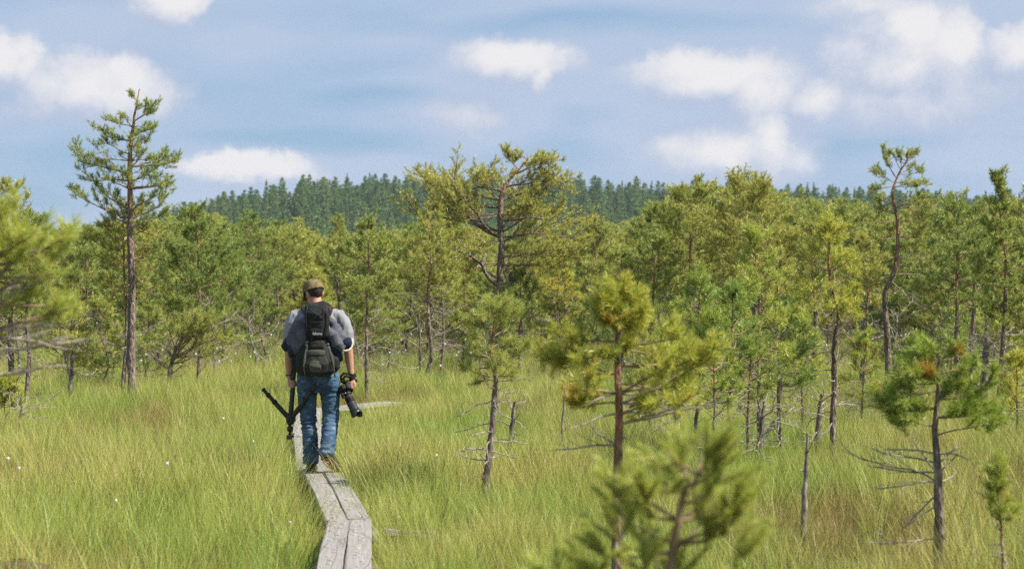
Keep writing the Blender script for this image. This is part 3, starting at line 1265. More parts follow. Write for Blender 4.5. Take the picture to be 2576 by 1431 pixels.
def foreground():
    HI = dict(needles=70, nl=.055, nw=.0022, shoot=.10)
    GF = 'young pines in the grass near the camera'
    # slender pine right of centre, slightly soft
    D = 11.0
    k = D / F
    loc = base_of(1552, D)
    T = Tree(51, 60, .052, .0034, .085)
    zz = lambda y: CAMZ - (y - HY) * k - loc[2]
    T.stem(px_path([(1548, 1640), (1550, 1431), (1552, 1250), (1556, 1120), (1557, 1000), (1553, 900), (1555, 820), (1559, 760), (1560, 738)], D, 1552, loc[2]),
           [.034, .029, .027, .025, .022, .016, .012, .008, .005], 10, .50, 1.05, .006)
    for ya, xt, yt, fo in [(770, 1540, 735, .1), (772, 1580, 738, .1), (790, 1570, 750, .1), (810, 1500, 800, .2), (815, 1620, 790, .2), (830, 1590, 800, .2), (830, 1530, 810, .2), (780, 1520, 755, .3), (785, 1600, 765, .3), (800, 1545, 775, .2), (815, 1515, 790, .25), (850, 1450, 835, .45), (855, 1430, 880, .5), (860, 1640, 830, .4), (850, 1610, 800, .3), (870, 1690, 860, .5), (875, 1720, 870, .55),
                       (905, 1410, 880, .6), (910, 1690, 900, .6), (930, 1380, 940, .72), (925, 1760, 915, .65), (960, 1790, 960, .7), (980, 1770, 930, .7), (1000, 1810, 985, .75), (1010, 1660, 980, .7), (900, 1600, 890, .45), (890, 1510, 880, .45),
                       (1045, 1720, 950, .8), (980, 1480, 985, .75), (985, 1405, 985, .7), (1005, 1700, 1005, .6), (1040, 1640, 1030, .6), (1015, 1450, 1015, .7), (1060, 1790, 1015, .75), (950, 1440, 945, .6)]:
        p, r = T.on(zz(ya))
        dx = (xt - (1552 + p[0] / k)) * k
        dz = (ya - yt) * k
        dy = T.r.uniform(-.45, .45) * abs(dx) + T.r.uniform(-.06, .06)
        Ln = math.sqrt(dx * dx + dy * dy + dz * dz)
        T.limb(p, math.atan2(dy, dx), math.asin(max(-1, min(1, dz / (Ln * 1.05)))), Ln, max(.005, r * .35), fol=fo - .02, dens=1.2, up=.1, kink=.14, h=.3, sub=1)
    for ya, xt, yt in [(1050, 1760, 1010), (1130, 1400, 1085), (1145, 1650, 1100), (1000, 1440, 1010), (1080, 1800, 1030), (1020, 1700, 1040), (1120, 1480, 1060), (1030, 1420, 1060), (990, 1640, 1010), (1010, 1720, 960), (1350, 1600, 1330)]:
        p, r = T.on(zz(ya))
        dx, dz = (xt - 1555) * k, (ya - yt) * k
        T.limb(p, math.atan2(T.r.uniform(-.2, .2), dx), math.atan2(dz, abs(dx)), math.hypot(dx, dz), .007, dead=True, up=.1, kink=.2, dens=2.2)
    tag(T.finish('young_pine', loc, NEEDLE_Y), 'slender yellowish young pine with bare grey lower twigs behind the blurred pine top', 'tree', GF)

    # blurred pine top close to the camera
    D = 5.6
    k = D / F
    loc = base_of(1730, D)
    T = Tree(57, 190, .046, .0028, .125)
    T.spread = (.35, .85)
    zz = lambda y: CAMZ - (y - HY) * k - loc[2]
    T.stem(px_path([(1680, 2380), (1690, 1700), (1690, 1431), (1705, 1320), (1722, 1230), (1745, 1210), (1768, 1150)], D, 1730, loc[2]), [.022, .018, .014, .011, .008, .006, .004], 8, .5, .7, .004)
    LOW = 75
    for ya, tips in [(1110, [(1775, 1050), (1690, 1110), (1830, 1130)]), (1150, [(1720, 1100), (1800, 1100), (1680, 1170)]), (1190, [(1790, 1160), (1745, 1170)]), (1230, [(1540, 1180), (1600, 1160), (1630, 1220), (1840, 1190), (1870, 1220)]),
                     (1290, [(1560, 1230), (1850, 1260), (1880, 1200), (1780, 1230)]), (1330, [(1480, 1330), (1520, 1290), (1800, 1290)]), (1380, [(1650, 1310), (1450, 1350), (1900, 1330), (1600, 1330)]), (1480, [(1340, 1400), (1390, 1420), (1700, 1370), (1830, 1440), (1460, 1420)]),
                     (1560, [(1560, 1450), (1320, 1470), (1800, 1500)])]:
        for xt, yt in tips:
            p, r = T.on(zz(ya + LOW))
            dx = (xt - (1730 + p[0] / k)) * k * .80
            dz = (ya - yt) * k * .85
            dy = T.r.uniform(-.10, .10)
            Ln = math.sqrt(dx * dx + dy * dy + dz * dz)
            T.min_twig = .035
            az, el = math.atan2(dy, dx), math.asin(max(-1, min(1, dz / (Ln * 1.03))))
            d = np.array((math.cos(az) * math.cos(el), math.sin(az) * math.cos(el), math.sin(el)))
            q = np.array(p) + d * Ln
            mid = np.array(p) + d * Ln * .5 + T.np.normal(0, .012, 3)
            T.br.tube([p, mid, q], [.0065, .005, .004], .4, 5)
            for c in range(T.r.choice((3, 4, 5))):
                dv = d * .5 + T.np.normal(0, .45, 3) * (1, 1, .4) + np.array((0, 0, .75))
                dv /= np.linalg.norm(dv)
                ln = T.shoot * T.r.uniform(.6, 1.0)
                T.br.tube([q, q + dv * ln], [.004, .003], .4, 4)
                T.tuft(q + dv * ln, dv, T.r.uniform(.8, 1.05), T.r.uniform(.6, 1.0))
    tag(T.finish('young_pine', loc, NEEDLE_F, bark=TWIG), 'out-of-focus fresh green pine top at the bottom edge, right of the boardwalk', 'tree', GF)

    # branches reaching in at the left edge
    D = 8.2
    k = D / F
    bx = -60
    loc = base_of(bx, D)
    T = Tree(61, 70, .052, .0024, .085)
    zz = lambda y: CAMZ - (y - HY) * k - loc[2]
    T.stem(px_path([(-62, 1900), (-60, 1400), (-55, 1000), (-50, 760), (-35, 600), (-10, 480)], D, bx, loc[2]), [.045, .038, .03, .022, .014, .005], 9, .3, .8, .006)
    for ya, xt, yt, fo in [(540, 30, 490, .2), (560, 10, 560, .1), (600, 90, 560, .3), (620, 60, 600, .15), (640, 140, 590, .4), (640, 110, 640, .3), (690, 180, 650, .5), (720, 150, 690, .45), (700, 100, 650, .3), (560, 40, 530, .2), (650, 60, 660, .3), (760, 200, 660, .68),
                       (760, 150, 780, .6), (820, 120, 760, .6), (780, 90, 740, .4), (830, 160, 740, .7)]:
        p, r = T.on(zz(ya))
        dx = (xt - (bx + p[0] / k)) * k
        dz = (ya - yt) * k
        dy = T.r.uniform(-.15, .15)
        Ln = math.sqrt(dx * dx + dy * dy + dz * dz)
        T.limb(p, math.atan2(dy, dx), math.asin(max(-1, min(1, dz / (Ln * 1.03)))), Ln, .008, fol=fo + .1, dens=.55, up=.04, kink=.1, h=.3)
    for i in range(6):
        p, r = T.on(zz(T.r.uniform(500, 900)))
        T.limb(p, R(T.r.uniform(100, 260)), R(20), .35, .008, fol=.4, dens=1.0, h=.3)
    for ya, xt, yt in [(800, 120, 700), (840, 200, 860), (860, 140, 830), (900, 200, 820), (760, 60, 720), (930, 160, 900)]:
        p, r = T.on(zz(ya))
        dx, dz = (xt - bx) * k, (ya - yt) * k
        T.limb(p, math.atan2(T.r.uniform(-.1, .1), dx), math.atan2(dz, abs(dx)), math.hypot(dx, dz), .008, dead=True, up=.1, kink=.12, dens=2.6)
    tag(T.finish('young_pine', loc, NEEDLE_F), 'blurred yellow-green pine branches with grey twigs at the left picture edge', 'tree', GF)

    # lower right young pine
    D = 12.2
    k = D / F
    loc = base_of(2362, D)
    T = Tree(67, 60, .052, .0036, .09)
    zz = lambda y: CAMZ - (y - HY) * k - loc[2]
    T.stem(px_path([(2368, 1540), (2362, 1431), (2362, 1300), (2356, 1180), (2350, 1080), (2358, 980), (2360, 900), (2362, 868)], D, 2362, loc[2]), [.038, .034, .032, .027, .020, .013, .008, .005], 10, .2, .7, .006)
    for ya, xt, yt, fo in [(900, 2310, 900, .2), (905, 2410, 885, .2), (890, 2345, 875, .2), (930, 2260, 940, .35), (940, 2440, 905, .4), (950, 2300, 960, .35), (960, 2250, 975, .45), (990, 2215, 1000, .5), (1000, 2500, 985, .5), (1010, 2470, 1010, .45), (1040, 2500, 1030, .5),
                       (1060, 2490, 1065, .5), (1070, 2260, 1050, .5), (1020, 2240, 1030, .5), (1050, 2420, 1030, .4), (1020, 2300, 1010, .35), (1100, 2510, 1050, .55), (980, 2420, 960, .35), (970, 2330, 950, .3), (1000, 2385, 975, .2)]:
        p, r = T.on(zz(ya))
        dx = (xt - (2362 + p[0] / k)) * k
        dz = (ya - yt) * k
        dy = T.r.uniform(-.5, .5) * abs(dx) + T.r.uniform(-.08, .08)
        Ln = math.sqrt(dx * dx + dy * dy + dz * dz)
        T.limb(p, math.atan2(dy, dx), math.asin(max(-1, min(1, dz / (Ln * 1.05)))), Ln, max(.0045, r * .3), fol=fo - .06, dens=1.5, up=.08, kink=.1, h=.3, sub=1)
    for ya, xt, yt in [(1210, 2130, 1150), (1200, 2180, 1160), (1215, 2200, 1195), (1190, 2440, 1150), (1170, 2480, 1140), (1180, 2240, 1130), (1160, 2200, 1120), (1150, 2450, 1130), (1260, 2270, 1300), (1360, 2180, 1385), (1220, 2430, 1200), (1130, 2230, 1110), (1250, 2250, 1330)]:
        p, r = T.on(zz(ya))
        dx, dz = (xt - 2362) * k, (ya - yt) * k
        T.limb(p, math.atan2(T.r.uniform(-.2, .2), dx), math.atan2(dz, abs(dx)), math.hypot(dx, dz), .0065, dead=True, up=.1, kink=.14, dens=2.2)
    tag(T.finish('young_pine', loc, NEEDLE_Y), 'young pine with layered pale dead twigs below its green crown, lower right', 'tree', GF)

    T = generic(71, .88, .10, .55, .013, needles=40, nl=.040, nw=.0022, dead=8, shoot=.06, bend=.08, whorls=4, dens=.35)
    tag(T.finish('pine_sapling', base_of(2532, 10.8), NEEDLE_Y), 'thin pine sapling in the bottom right corner', 'tree', GF)
    placed_pine(73, 1225, 1195, 768, 92, 915, .045, 'small dense-topped pine with crooked dark trunk standing alone right of the walker', needles=44, nw=.0034, dead=26, flat=.35,
                path=[(1222, 1290), (1225, 1195), (1236, 1090), (1243, 1000), (1247, 950), (1236, 900), (1240, 840), (1245, 790)], group=GF, dens=1.25)


def mid_pines():
    P = placed_pine
    P(101, 310, 985, 520, 95, 720, .055, 'dark reddish second trunk close against the tallest pine', dead=14)
    P(102, 36, 985, 470, 95, 760, .075, 'stout dark-trunked pine behind the blurred branches, left edge', dead=12)
    P(103, 62, 992, 545, 65, 800, .055, 'thin paler pine trunk right beside the stout left-edge pine', dead=16)
    P(104, 210, 926, 585, 70, 770, .06, 'pine with twin-looking grey stem between left edge and tallest pine', dead=18)
    P(105, 495, 958, 545, 125, 790, .055, 'bushy green pine with broad crown just right of the tallest pine', dead=12, dens=1.15)
    P(106, 374, 926, 600, 70, 770, .04, 'thin pine half hidden behind the low spreading pine', dead=10)
    P(107, 628, 880, 550, 85, 740, .05, 'slim pine standing midway between the low spreading pine and walker', dead=14)
    P(108, 700, 868, 585, 80, 720, .05, 'round-crowned pine just left of the walker and behind', dead=12)
    P(109, 925, 985, 562, 92, 750, .045, 'straight slim pine with reddish stem close on the right of the walker', dead=20)
    P(110, 1078, 940, 552, 95, 720, .06, 'pine with swollen curved base, second right of the walker', dead=20,
      path=[(1062, 990), (1072, 945), (1085, 900), (1080, 820), (1076, 740), (1085, 660), (1080, 610), (1082, 560)])
    P(111, 1108, 930, 610, 55, 740, .045, 'dark thin pine stem beside the pine with curved base', dead=22)
    P(112, 855, 862, 555, 50, 690, .055, 'pine with bent reddish bare stem behind the walker\'s head', dead=8,
      path=[(850, 900), (852, 800), (850, 720), (842, 680), (850, 650), (856, 610), (850, 560)])
    P(113, 1310, 925, 690, 60, 790, .06, 'short grey-stemmed pine behind the foot of the large spreading pine', dead=22)
    P(114, 1495, 890, 562, 88, 720, .06, 'dark-stemmed conical pine between the large spreading pine and right thicket', dead=16)
    P(115, 1725, 930, 505, 120, 700, .07, 'broad round-topped pine forming the left end of the right thicket', dead=18, flat=.4, dens=1.1)
    P(116, 1890, 940, 478, 135, 690, .085, 'tallest dense pine of the right thicket with bent orange upper stem', dead=20, flat=.4, dens=1.1,
      path=[(1888, 1000), (1892, 930), (1896, 820), (1898, 720), (1905, 650), (1882, 585), (1876, 545), (1890, 490)])
    P(117, 1915, 1130, 585, 85, 880, .04, 'slim straight young pine with bright green tiers before the right thicket', D=20.5, needles=24, nw=.0056, dead=22, needle=NEEDLE_F)
    P(118, 1835, 1150, 735, 85, 900, .045, 'young round pine with tangled dead twigs behind the yellowish slender pine', D=19.5, needles=26, nw=.0054, dead=30, needle=NEEDLE_F)
    P(119, 1742, 1120, 690, 65, 910, .03, 'thin upright young pine above the blurred pine top', D=21.5, needles=24, nw=.0056, dead=18, needle=NEEDLE_F)
    P(120, 2045, 950, 565, 65, 740, .07, 'black-stemmed pine left of the yellow pine', dead=22)
    P(121, 2095, 1112, 560, 100, 790, .048, 'yellow-needled pine with orange stem left of the tall crooked pine', D=21.0, needles=24, nw=.0056, dead=26, needle=NEEDLE_Y,
      path=[(2096, 1200), (2095, 1110), (2100, 960), (2098, 860), (2110, 790), (2088, 700), (2086, 620), (2090, 570)])
    P(122, 2410, 985, 520, 100, 760, .06, 'lichen-barked pine right of the lower right young pine\'s top', dead=24)
    P(123, 2448, 955, 535, 95, 740, .075, 'dark thick-stemmed pine in the cluster near the right edge', dead=22)
    P(124, 2315, 880, 560, 85, 730, .06, 'dense pine filling in behind the tall crooked pine', dead=18)
    P(125, 2508, 1018, 440, 85, 800, .055, 'straight slender pine with pointed open top near the right edge', D=28.5, needles=26, dead=24, flat=.8)
    P(126, 2600, 985, 560, 120, 820, .06, 'pine reaching long bare limbs in from the right edge', D=30.0, dead=20)
    P(127, 15, 1035, 960, 45, 1010, .012, 'tiny yellowish pine bush at the left edge', D=26.0, needles=30, dead=6, needle=NEEDLE_Y)
    P(128, 1560, 930, 640, 70, 760, .045, 'small pine behind the yellowish slender pine\'s tip', dead=14)
    P(129, 1640, 935, 600, 75, 740, .05, 'pine at the foot of the right thicket\'s left flank', dead=16)
    P(130, 1400, 905, 650, 65, 760, .035, 'olive-yellow small pine right of the large spreading pine', dead=14, needle=NEEDLE_Y)
    P(131, 1970, 1000, 640, 75, 800, .05, 'pine between right thicket and yellow pine', dead=20)
    P(132, 2180, 930, 600, 70, 760, .05, 'narrow pine just left of the tall crooked pine', dead=18)
    P(133, 785, 880, 690, 55, 800, .03, 'small rusty-topped pine directly behind the cap', dead=10, needle=NEEDLE_Y)
    P(134, 560, 905, 650, 70, 790, .04, 'low green pine right of the bushy pine', dead=14)
    Y = dict(needles=24, nw=.0056, dead=26, group='young pines crowding before the right thicket')
    P(171, 1690, 1090, 775, 75, 950, .03, 'low full young pine left behind the blurred pine top', D=22.0, needle=NEEDLE_F, **Y)
    P(172, 1790, 1140, 805, 80, 990, .032, 'short spreading young pine straight above the blurred pine top', D=19.0, needle=NEEDLE_Y, **Y)
    P(173, 1880, 1125, 830, 72, 985, .03, 'squat young pine tangled with grey twigs above the blurred pine top\'s right side', D=20.0, needle=NEEDLE, **Y)
    P(174, 1962, 1110, 765, 80, 950, .034, 'bushy young pine left of the charred stem', D=21.0, needle=NEEDLE_F, **Y)
    P(175, 2018, 1060, 800, 60, 940, .026, 'small pale young pine between bushy young pine and yellow pine', D=24.0, needle=NEEDLE_F, **Y)
    P(176, 1640, 1055, 820, 66, 950, .026, 'young pine peeping out right of the slender yellowish pine', D=24.5, needle=NEEDLE, **Y)
    P(177, 2165, 1040, 850, 62, 970, .024, 'knee-high bush of a pine right of the yellow pine', D=25.5, needle=NEEDLE_Y, **Y)
    P(178, 2290, 1005, 860, 60, 960, .022, 'low pine bush right of the tall crooked pine\'s foot', D=28.0, needle=NEEDLE_Y, **Y)
    P(179, 1455, 1000, 850, 55, 950, .022, 'small pine bush left of the slender yellowish pine', D=28.5, needle=NEEDLE_Y, **Y)
    P(180, 2560, 1080, 900, 60, 1010, .024, 'yellowish bush pine at the right edge', D=23.0, needle=NEEDLE_Y, **Y)
    # low spreading pine
    D = depth_of(965)
    k = D / F
    loc = base_of(428, D)
    T = Tree(141, 26, .052, .0052, .085)
    T.stem(px_path([(426, 1020), (428, 965), (430, 920), (436, 895), (444, 870)], D, 428, loc[2]), [.05, .042, .036, .028, .015], 9, .05, .3, .01)
    zz = lambda y: CAMZ - (y - HY) * k - loc[2]
    for ya, xt, yt, fo in [(930, 350, 845, .5), (915, 480, 800, .5), (905, 560, 840, .45), (900, 520, 800, .4), (900, 400, 830, .6), (890, 470, 810, .4), (920, 590, 865, .55), (885, 430, 800, .4), (900, 540, 870, .4), (880, 500, 790, .35)]:
        for c in range(2):
            p, r = T.on(zz(ya))
            dx, dz = (xt - 432) * k, (ya - yt) * k
            dy = T.r.uniform(-.4, .4)
            Ln = math.sqrt(dx * dx + dy * dy + dz * dz)
            T.limb(p, math.atan2(dy, dx), math.asin(min(1, dz / Ln)), Ln, .013, fol=fo, dens=1.1, up=.05, h=.1)
    for ya, xt, yt in [(940, 345, 925), (940, 500, 905), (935, 380, 850), (950, 470, 940), (930, 360, 880), (920, 410, 840)]:
        p, r = T.on(zz(ya))
        dx, dz = (xt - 430) * k, (ya - yt) * k
        T.limb(p, math.atan2(T.r.uniform(-.2, .2), dx), math.atan2(dz, abs(dx)), math.hypot(dx, dz), .011, dead=True, dens=1.4)
    tag(T.finish('pine_tree', loc, NEEDLE), 'low wide-spreading pine with candelabra branches right of the tallest pine', 'tree', GP)
    # snags
    bare_snag(151, 2022, 1290, 1090, .022, 'short leaning bare grey snag in the grass right of the blurred pine top', D=14.6, lean=.03, twigs=3, tw=.18)
    bare_snag(152, 1282, 1115, 1010, .035, 'black broken stub with twisted twigs beside the small crooked pine', D=20.6, twigs=12, tw=.32)
    bare_snag(153, 2055, 1105, 990, .04, 'charred black dead stem beside the yellow pine\'s base', D=21.6, twigs=14, tw=.35)
    bare_snag(154, 975, 935, 870, .02, 'small bare dead shrub right of the slim reddish pine', D=38.5, twigs=14, tw=.5)
    bare_snag(155, 2475, 985, 850, .085, 'thick dark broken trunk in the cluster near the right edge', D=31.0, twigs=10, tw=.5)
    bare_snag(156, 2165, 985, 800, .03, 'bare dead stem left of the tall crooked pine', D=31.5, twigs=18, tw=.5)
    bare_snag(157, 175, 978, 880, .04, 'dead forked stub left of the tallest pine', D=31.5, twigs=8, tw=.5)
    bare_snag(158, 45, 1075, 1000, .016, 'bare grey twigs standing low in the grass, left edge', D=24.0, twigs=16, tw=.6)
    bare_snag(159, 1910, 1150, 1010, .04, 'dead grey stem with tangled twigs behind the blurred pine top', D=19.8, twigs=18, tw=.5)
    bare_snag(160, 1410, 1100, 960, .014, 'thin curved dead sapling left of the yellowish slender pine', D=20.5, twigs=5, tw=.2)


ZONES = [(300, 'left of the tallest pine'), (420, 'behind the tallest pine'), (600, 'just right of the tallest pine'), (730, 'left of the walker'), (870, 'straight behind the walker'),
         (1050, 'just right of the walker'), (1200, 'left of the large spreading pine'), (1330, 'behind the large spreading pine'), (1480, 'just right of the large spreading pine'), (1650, 'beyond the slender yellowish pine'),
         (1800, 'beyond the blurred pine top'), (1980, 'behind the right thicket'), (2180, 'behind the yellow-needled pine'), (2320, 'behind the tall crooked pine'), (2460, 'right of the tall crooked pine'), (9999, 'at the right edge')]


def zone_of(px):
    return next(t for x, t in ZONES if px < x)


TOPX = [-300, 0, 200, 450, 540, 620, 700, 780, 880, 1000, 1100, 1250, 1450, 1600, 1680, 1850, 1980, 2200, 2400, 2576, 2900]
TOPY = [570, 565, 590, 560, 555, 600, 570, 605, 600, 595, 575, 590, 600, 570, 505, 480, 520, 525, 525, 520, 520]


def fill_pines():
    protos = []
    for i in range(11):
        H = 3.0
        rs = random.Random(700 + i)
        T = generic(700 + i, H, rs.uniform(.85, 1.25), rs.uniform(.45, .95), rs.uniform(.035, .05), needles=10, nl=.082, nw=.0140, dead=34, shoot=.10,
                    dens=1.0, flat=rs.uniform(.35, .7), bend=rs.uniform(.05, .14))
        protos.append(T.finish('pine_tree', (0, 0, -50), NEEDLE))
    rs = random.Random(5)
    first = set()
    placed = []
    n = 0
    tries = 0
    lab = 'green pine in the dense stand behind the open grass'
    while n < 245 and tries < 6000:
        tries += 1
        D = 43 + 100 * rs.random() ** 1.5
        hw = .2576 * D + 5
        X = rs.uniform(-hw, hw)
        if any((X - a) ** 2 + (D - b) ** 2 < (1.0 + D * .006) ** 2 for a, b in placed):
            continue
        placed.append((X, D))
        px = X / D * F + 1288
        ty = float(np.interp(px, TOPX, TOPY)) + rs.expovariate(1 / 30.0) - 8
        if D < 58:
            ty += rs.uniform(0, 70)
        H = CAMZ + (HY - ty) * D / F
        H = max(1.6, min(6.0, H))
        i = rs.randrange(len(protos))
        o = protos[i] if i not in first else copy_tree(protos[i])
        first.add(i)
        o.location = (X, D, ground_at(X, D) - .02)
        o.rotation_euler = (rs.uniform(-.05, .05), rs.uniform(-.05, .05), rs.uniform(0, 6.28))
        s = H / 3.0
        o.scale = (s * rs.uniform(.85, 1.2) ** 1, s * rs.uniform(.85, 1.2), s)
        row = 'front' if D < 55 else ('middle' if D < 75 else ('far' if D < 102 else 'rearmost'))
        tag(o, '%s-row pine of the stand %s' % (row, zone_of(px)), 'tree', 'pines of the dense stand')
        n += 1
    # low scrub between the stems
    scrub = []
    for i in range(5):
        T = generic(760 + i, 1.25, rs.uniform(.45, .62), rs.uniform(.2, .4), .02, needles=16, nl=.065, nw=.0085, dead=18, shoot=.09, dens=1.15, flat=.4, bend=.2)
        scrub.append(T.finish('pine_bush', (0, 0, 0), NEEDLE_F if i % 2 else NEEDLE))
    n = 0
    used = set()
    while n < 110:
        D = rs.uniform(35, 78)
        px = rs.uniform(-60, 2640)
        if D < 40 and 560 < px < 1700:
            continue
        X = (px - 1288) / F * D
        i = rs.randrange(5)
        o = scrub[i] if i not in used else copy_tree(scrub[i])
        used.add(i)
        o.location = (X, D, ground_at(X, D) - .02)
        o.rotation_euler = (0, 0, rs.uniform(0, 6.28))
        q = rs.uniform(.7, 1.35)
        o.scale = (q, q, q)
        tag(o, 'low bushy pine among stems %s' % zone_of(px), 'bush', 'low pine scrub in the stand')
        n += 1
    # bare dead scrub
    dry = []
    for i in range(4):
        T = Tree(780 + i)
        T.stem([(0, 0, -.1), (.03, 0, .3), (.08 * (i - 1.5), .05, .7), (.1 * (i - 1.5), .05, 1.05)], [.028, .024, .016, .006], 6, .1, .2, .02)
        for k in range(13):
            p, r = T.on(rs.uniform(.15, 1.0))
            T.limb(p, rs.uniform(0, 6.3), R(rs.uniform(-8, 45)), rs.uniform(.3, .75), max(.004, r * .4), dead=True, up=.2, kink=.3, dens=1.3)
        o = empty('dead_scrub', (0, 0, 0))
        link('trunk', T.trunk.mesh('trunk'), DEADTRUNK, o)
        tag(link('dead_branches', T.dead.mesh('dead_branches'), DEAD, o), kind='stuff')
        dry.append(o)
    used = set()
    for n in range(46):
        D = rs.uniform(38, 66)
        X = (rs.uniform(-30, 2610) - 1288) / F * D
        i = rs.randrange(4)
        o = dry[i] if i not in used else copy_tree(dry[i])
        used.add(i)
        o.location = (X, D, ground_at(X, D) - .02)
        o.rotation_euler = (0, 0, rs.uniform(0, 6.28))
        q = rs.uniform(.8, 1.6)
        o.scale = (q, q, q)
        tag(o, 'bare grey dead scrub among stems %s' % zone_of(X / D * F + 1288), 'dead shrub', 'dead scrub in the stand')
    # the farther part of the stand, which reads as one mass
    P, Rt, Sc, Ix = [], [], [], []
    while len(P) < 900:
        D = 66 + 170 * rs.random()
        hw = .2576 * D + 8
        X = rs.uniform(-hw, hw)
        ty = float(np.interp(X / D * F + 1288, TOPX, TOPY)) + rs.expovariate(1 / 30.0) + 6
        H = max(2., min(7.0, CAMZ + (HY - ty) * D / F))
        P.append((X, D, 0)); Rt.append((0, 0, rs.uniform(0, 6.28)))
        w = H / 3 * rs.uniform(.9, 1.25)
        Sc.append((w, w, H / 3)); Ix.append(rs.randrange(len(protos)))
    kinds = []
    for p in protos[:]:
        me = bpy.data.meshes.new('stand_tree')
        bm = bmesh.new()
        cnt = []
        for ch in p.children:
            bm.from_mesh(ch.data)
            bm.faces.ensure_lookup_table()
            cnt.append(len(bm.faces))
        bm.to_mesh(me)
        bm.free()
        mi = np.zeros(len(me.polygons), np.int32)
        for i, ch in enumerate(p.children):
            me.materials.append(ch.data.materials[0])
            mi[(cnt[i - 1] if i else 0):cnt[i]] = i
        me.polygons.foreach_set('material_index', mi)
        kinds.append(bpy.data.objects.new('stand_tree', me))
    o = scatter('pine_stand', np.array(P), np.array(Rt), np.array(Sc), np.array(Ix), kinds)
    tag(o, 'farther pines of the bog merging into one green mass', kind='stuff')


# ================================================================== scatter (uncountable cover)
def scatter(name, pts, rot, scl, idx, protos):
    """one object whose points carry small plants"""
    col = bpy.data.collections.new(name + '_kinds')
    for i, p in enumerate(protos):
        p.name = '%s_%02d' % (name + '_kind', i)
        col.objects.link(p)
    me = bpy.data.meshes.new(name)
    n = len(pts)
    me.vertices.add(n)
    me.vertices.foreach_set('co', np.ascontiguousarray(pts, np.float32).ravel())
    a = me.attributes.new('rot', 'FLOAT_VECTOR', 'POINT'); a.data.foreach_set('vector', np.ascontiguousarray(rot, np.float32).ravel())
    a = me.attributes.new('scl', 'FLOAT_VECTOR', 'POINT'); a.data.foreach_set('vector', np.ascontiguousarray(scl, np.float32).ravel())
    a = me.attributes.new('idx', 'INT', 'POINT'); a.data.foreach_set('value', np.ascontiguousarray(idx, np.int32))
    o = link(name, me)
    g = bpy.data.node_groups.new(name + '_nodes', 'GeometryNodeTree')
    g.interface.new_socket('Geometry', in_out='INPUT', socket_type='NodeSocketGeometry')
    g.interface.new_socket('Geometry', in_out='OUTPUT', socket_type='NodeSocketGeometry')
    N, L = g.nodes, g.links
    gi, go = N.new('NodeGroupInput'), N.new('NodeGroupOutput')
    ci = N.new('GeometryNodeCollectionInfo')
    ci.inputs['Collection'].default_value = col
    ci.inputs['Separate Children'].default_value = True
    ci.inputs['Reset Children'].default_value = True
    ip = N.new('GeometryNodeInstanceOnPoints')
    ip.inputs['Pick Instance'].default_value = True

    def na(nm, t):
        x = N.new('GeometryNodeInputNamedAttribute')
        x.data_type = t
        x.inputs[0].default_value = nm
        return [q for q in x.outputs if q.enabled and q.name == 'Attribute'][0]
    er = N.new('FunctionNodeEulerToRotation')
    L.new(na('rot', 'FLOAT_VECTOR'), er.inputs[0])
    L.new(gi.outputs[0], ip.inputs['Points'])
    L.new(ci.outputs[0], ip.inputs['Instance'])
    L.new(na('idx', 'INT'), ip.inputs['Instance Index'])
    L.new(er.outputs[0], ip.inputs['Rotation'])
    L.new(na('scl', 'FLOAT_VECTOR'), ip.inputs['Scale'])
    L.new(ip.outputs[0], go.inputs[0])
    md = o.modifiers.new('scatter', 'NODES')
    md.node_group = g
    return o


def grass_clump(seed, n, rad, l0, l1, w, lean, mat, droop=.5):
    rs = np.random.RandomState(seed)
    an = rs.uniform(0, 6.283, n)
    rr = rad * np.sqrt(rs.uniform(0, 1, n))
    bx, by = rr * np.cos(an), rr * np.sin(an)
    L = rs.uniform(l0, l1, n)
    az = an + rs.normal(0, .9, n)
    ln = np.abs(rs.normal(lean, lean * .6, n))
    V, Fc, tint = [], [], []
    segs = 4
    tt = np.linspace(0, 1, segs)
    th = ln[:, None] + droop * rs.uniform(.2, 1.3, n)[:, None] * tt[None] ** 1.5
    step = (L / (segs - 1))[:, None]
    dh = np.concatenate([np.zeros((n, 1)), np.cumsum(np.sin(th[:, :-1]) * step, 1)], 1)
    dz = np.concatenate([np.zeros((n, 1)), np.cumsum(np.cos(th[:, :-1]) * step, 1)], 1)
    x = bx[:, None] + np.cos(az)[:, None] * dh
    y = by[:, None] + np.sin(az)[:, None] * dh
    z = dz - .03
    fa = rs.uniform(0, 6.283, n)
    wd = w * rs.uniform(.6, 1.3, n)[:, None] * np.array([1, .9, .6, .08])[None] * .5
    sx, sy = np.cos(fa)[:, None] * wd, np.sin(fa)[:, None] * wd
    A = np.stack([x + sx, y + sy, z], -1)
    B = np.stack([x - sx, y - sy, z], -1)
    V = np.stack([A, B], 2).reshape(n, segs * 2, 3)
    base = (np.arange(n) * segs * 2)[:, None, None]
    q = np.array([[2 * i, 2 * i + 1, 2 * i + 3, 2 * i + 2] for i in range(segs - 1)])[None]
    Fc = (base + q).reshape(-1, 4)
    me = np_mesh('clump', V.reshape(-1, 3), Fc, 4)
    vattr(me, 'tint', np.repeat(rs.uniform(0, 1, n), segs * 2))
    me.materials.append(mat)
    return bpy.data.objects.new('clump', me)


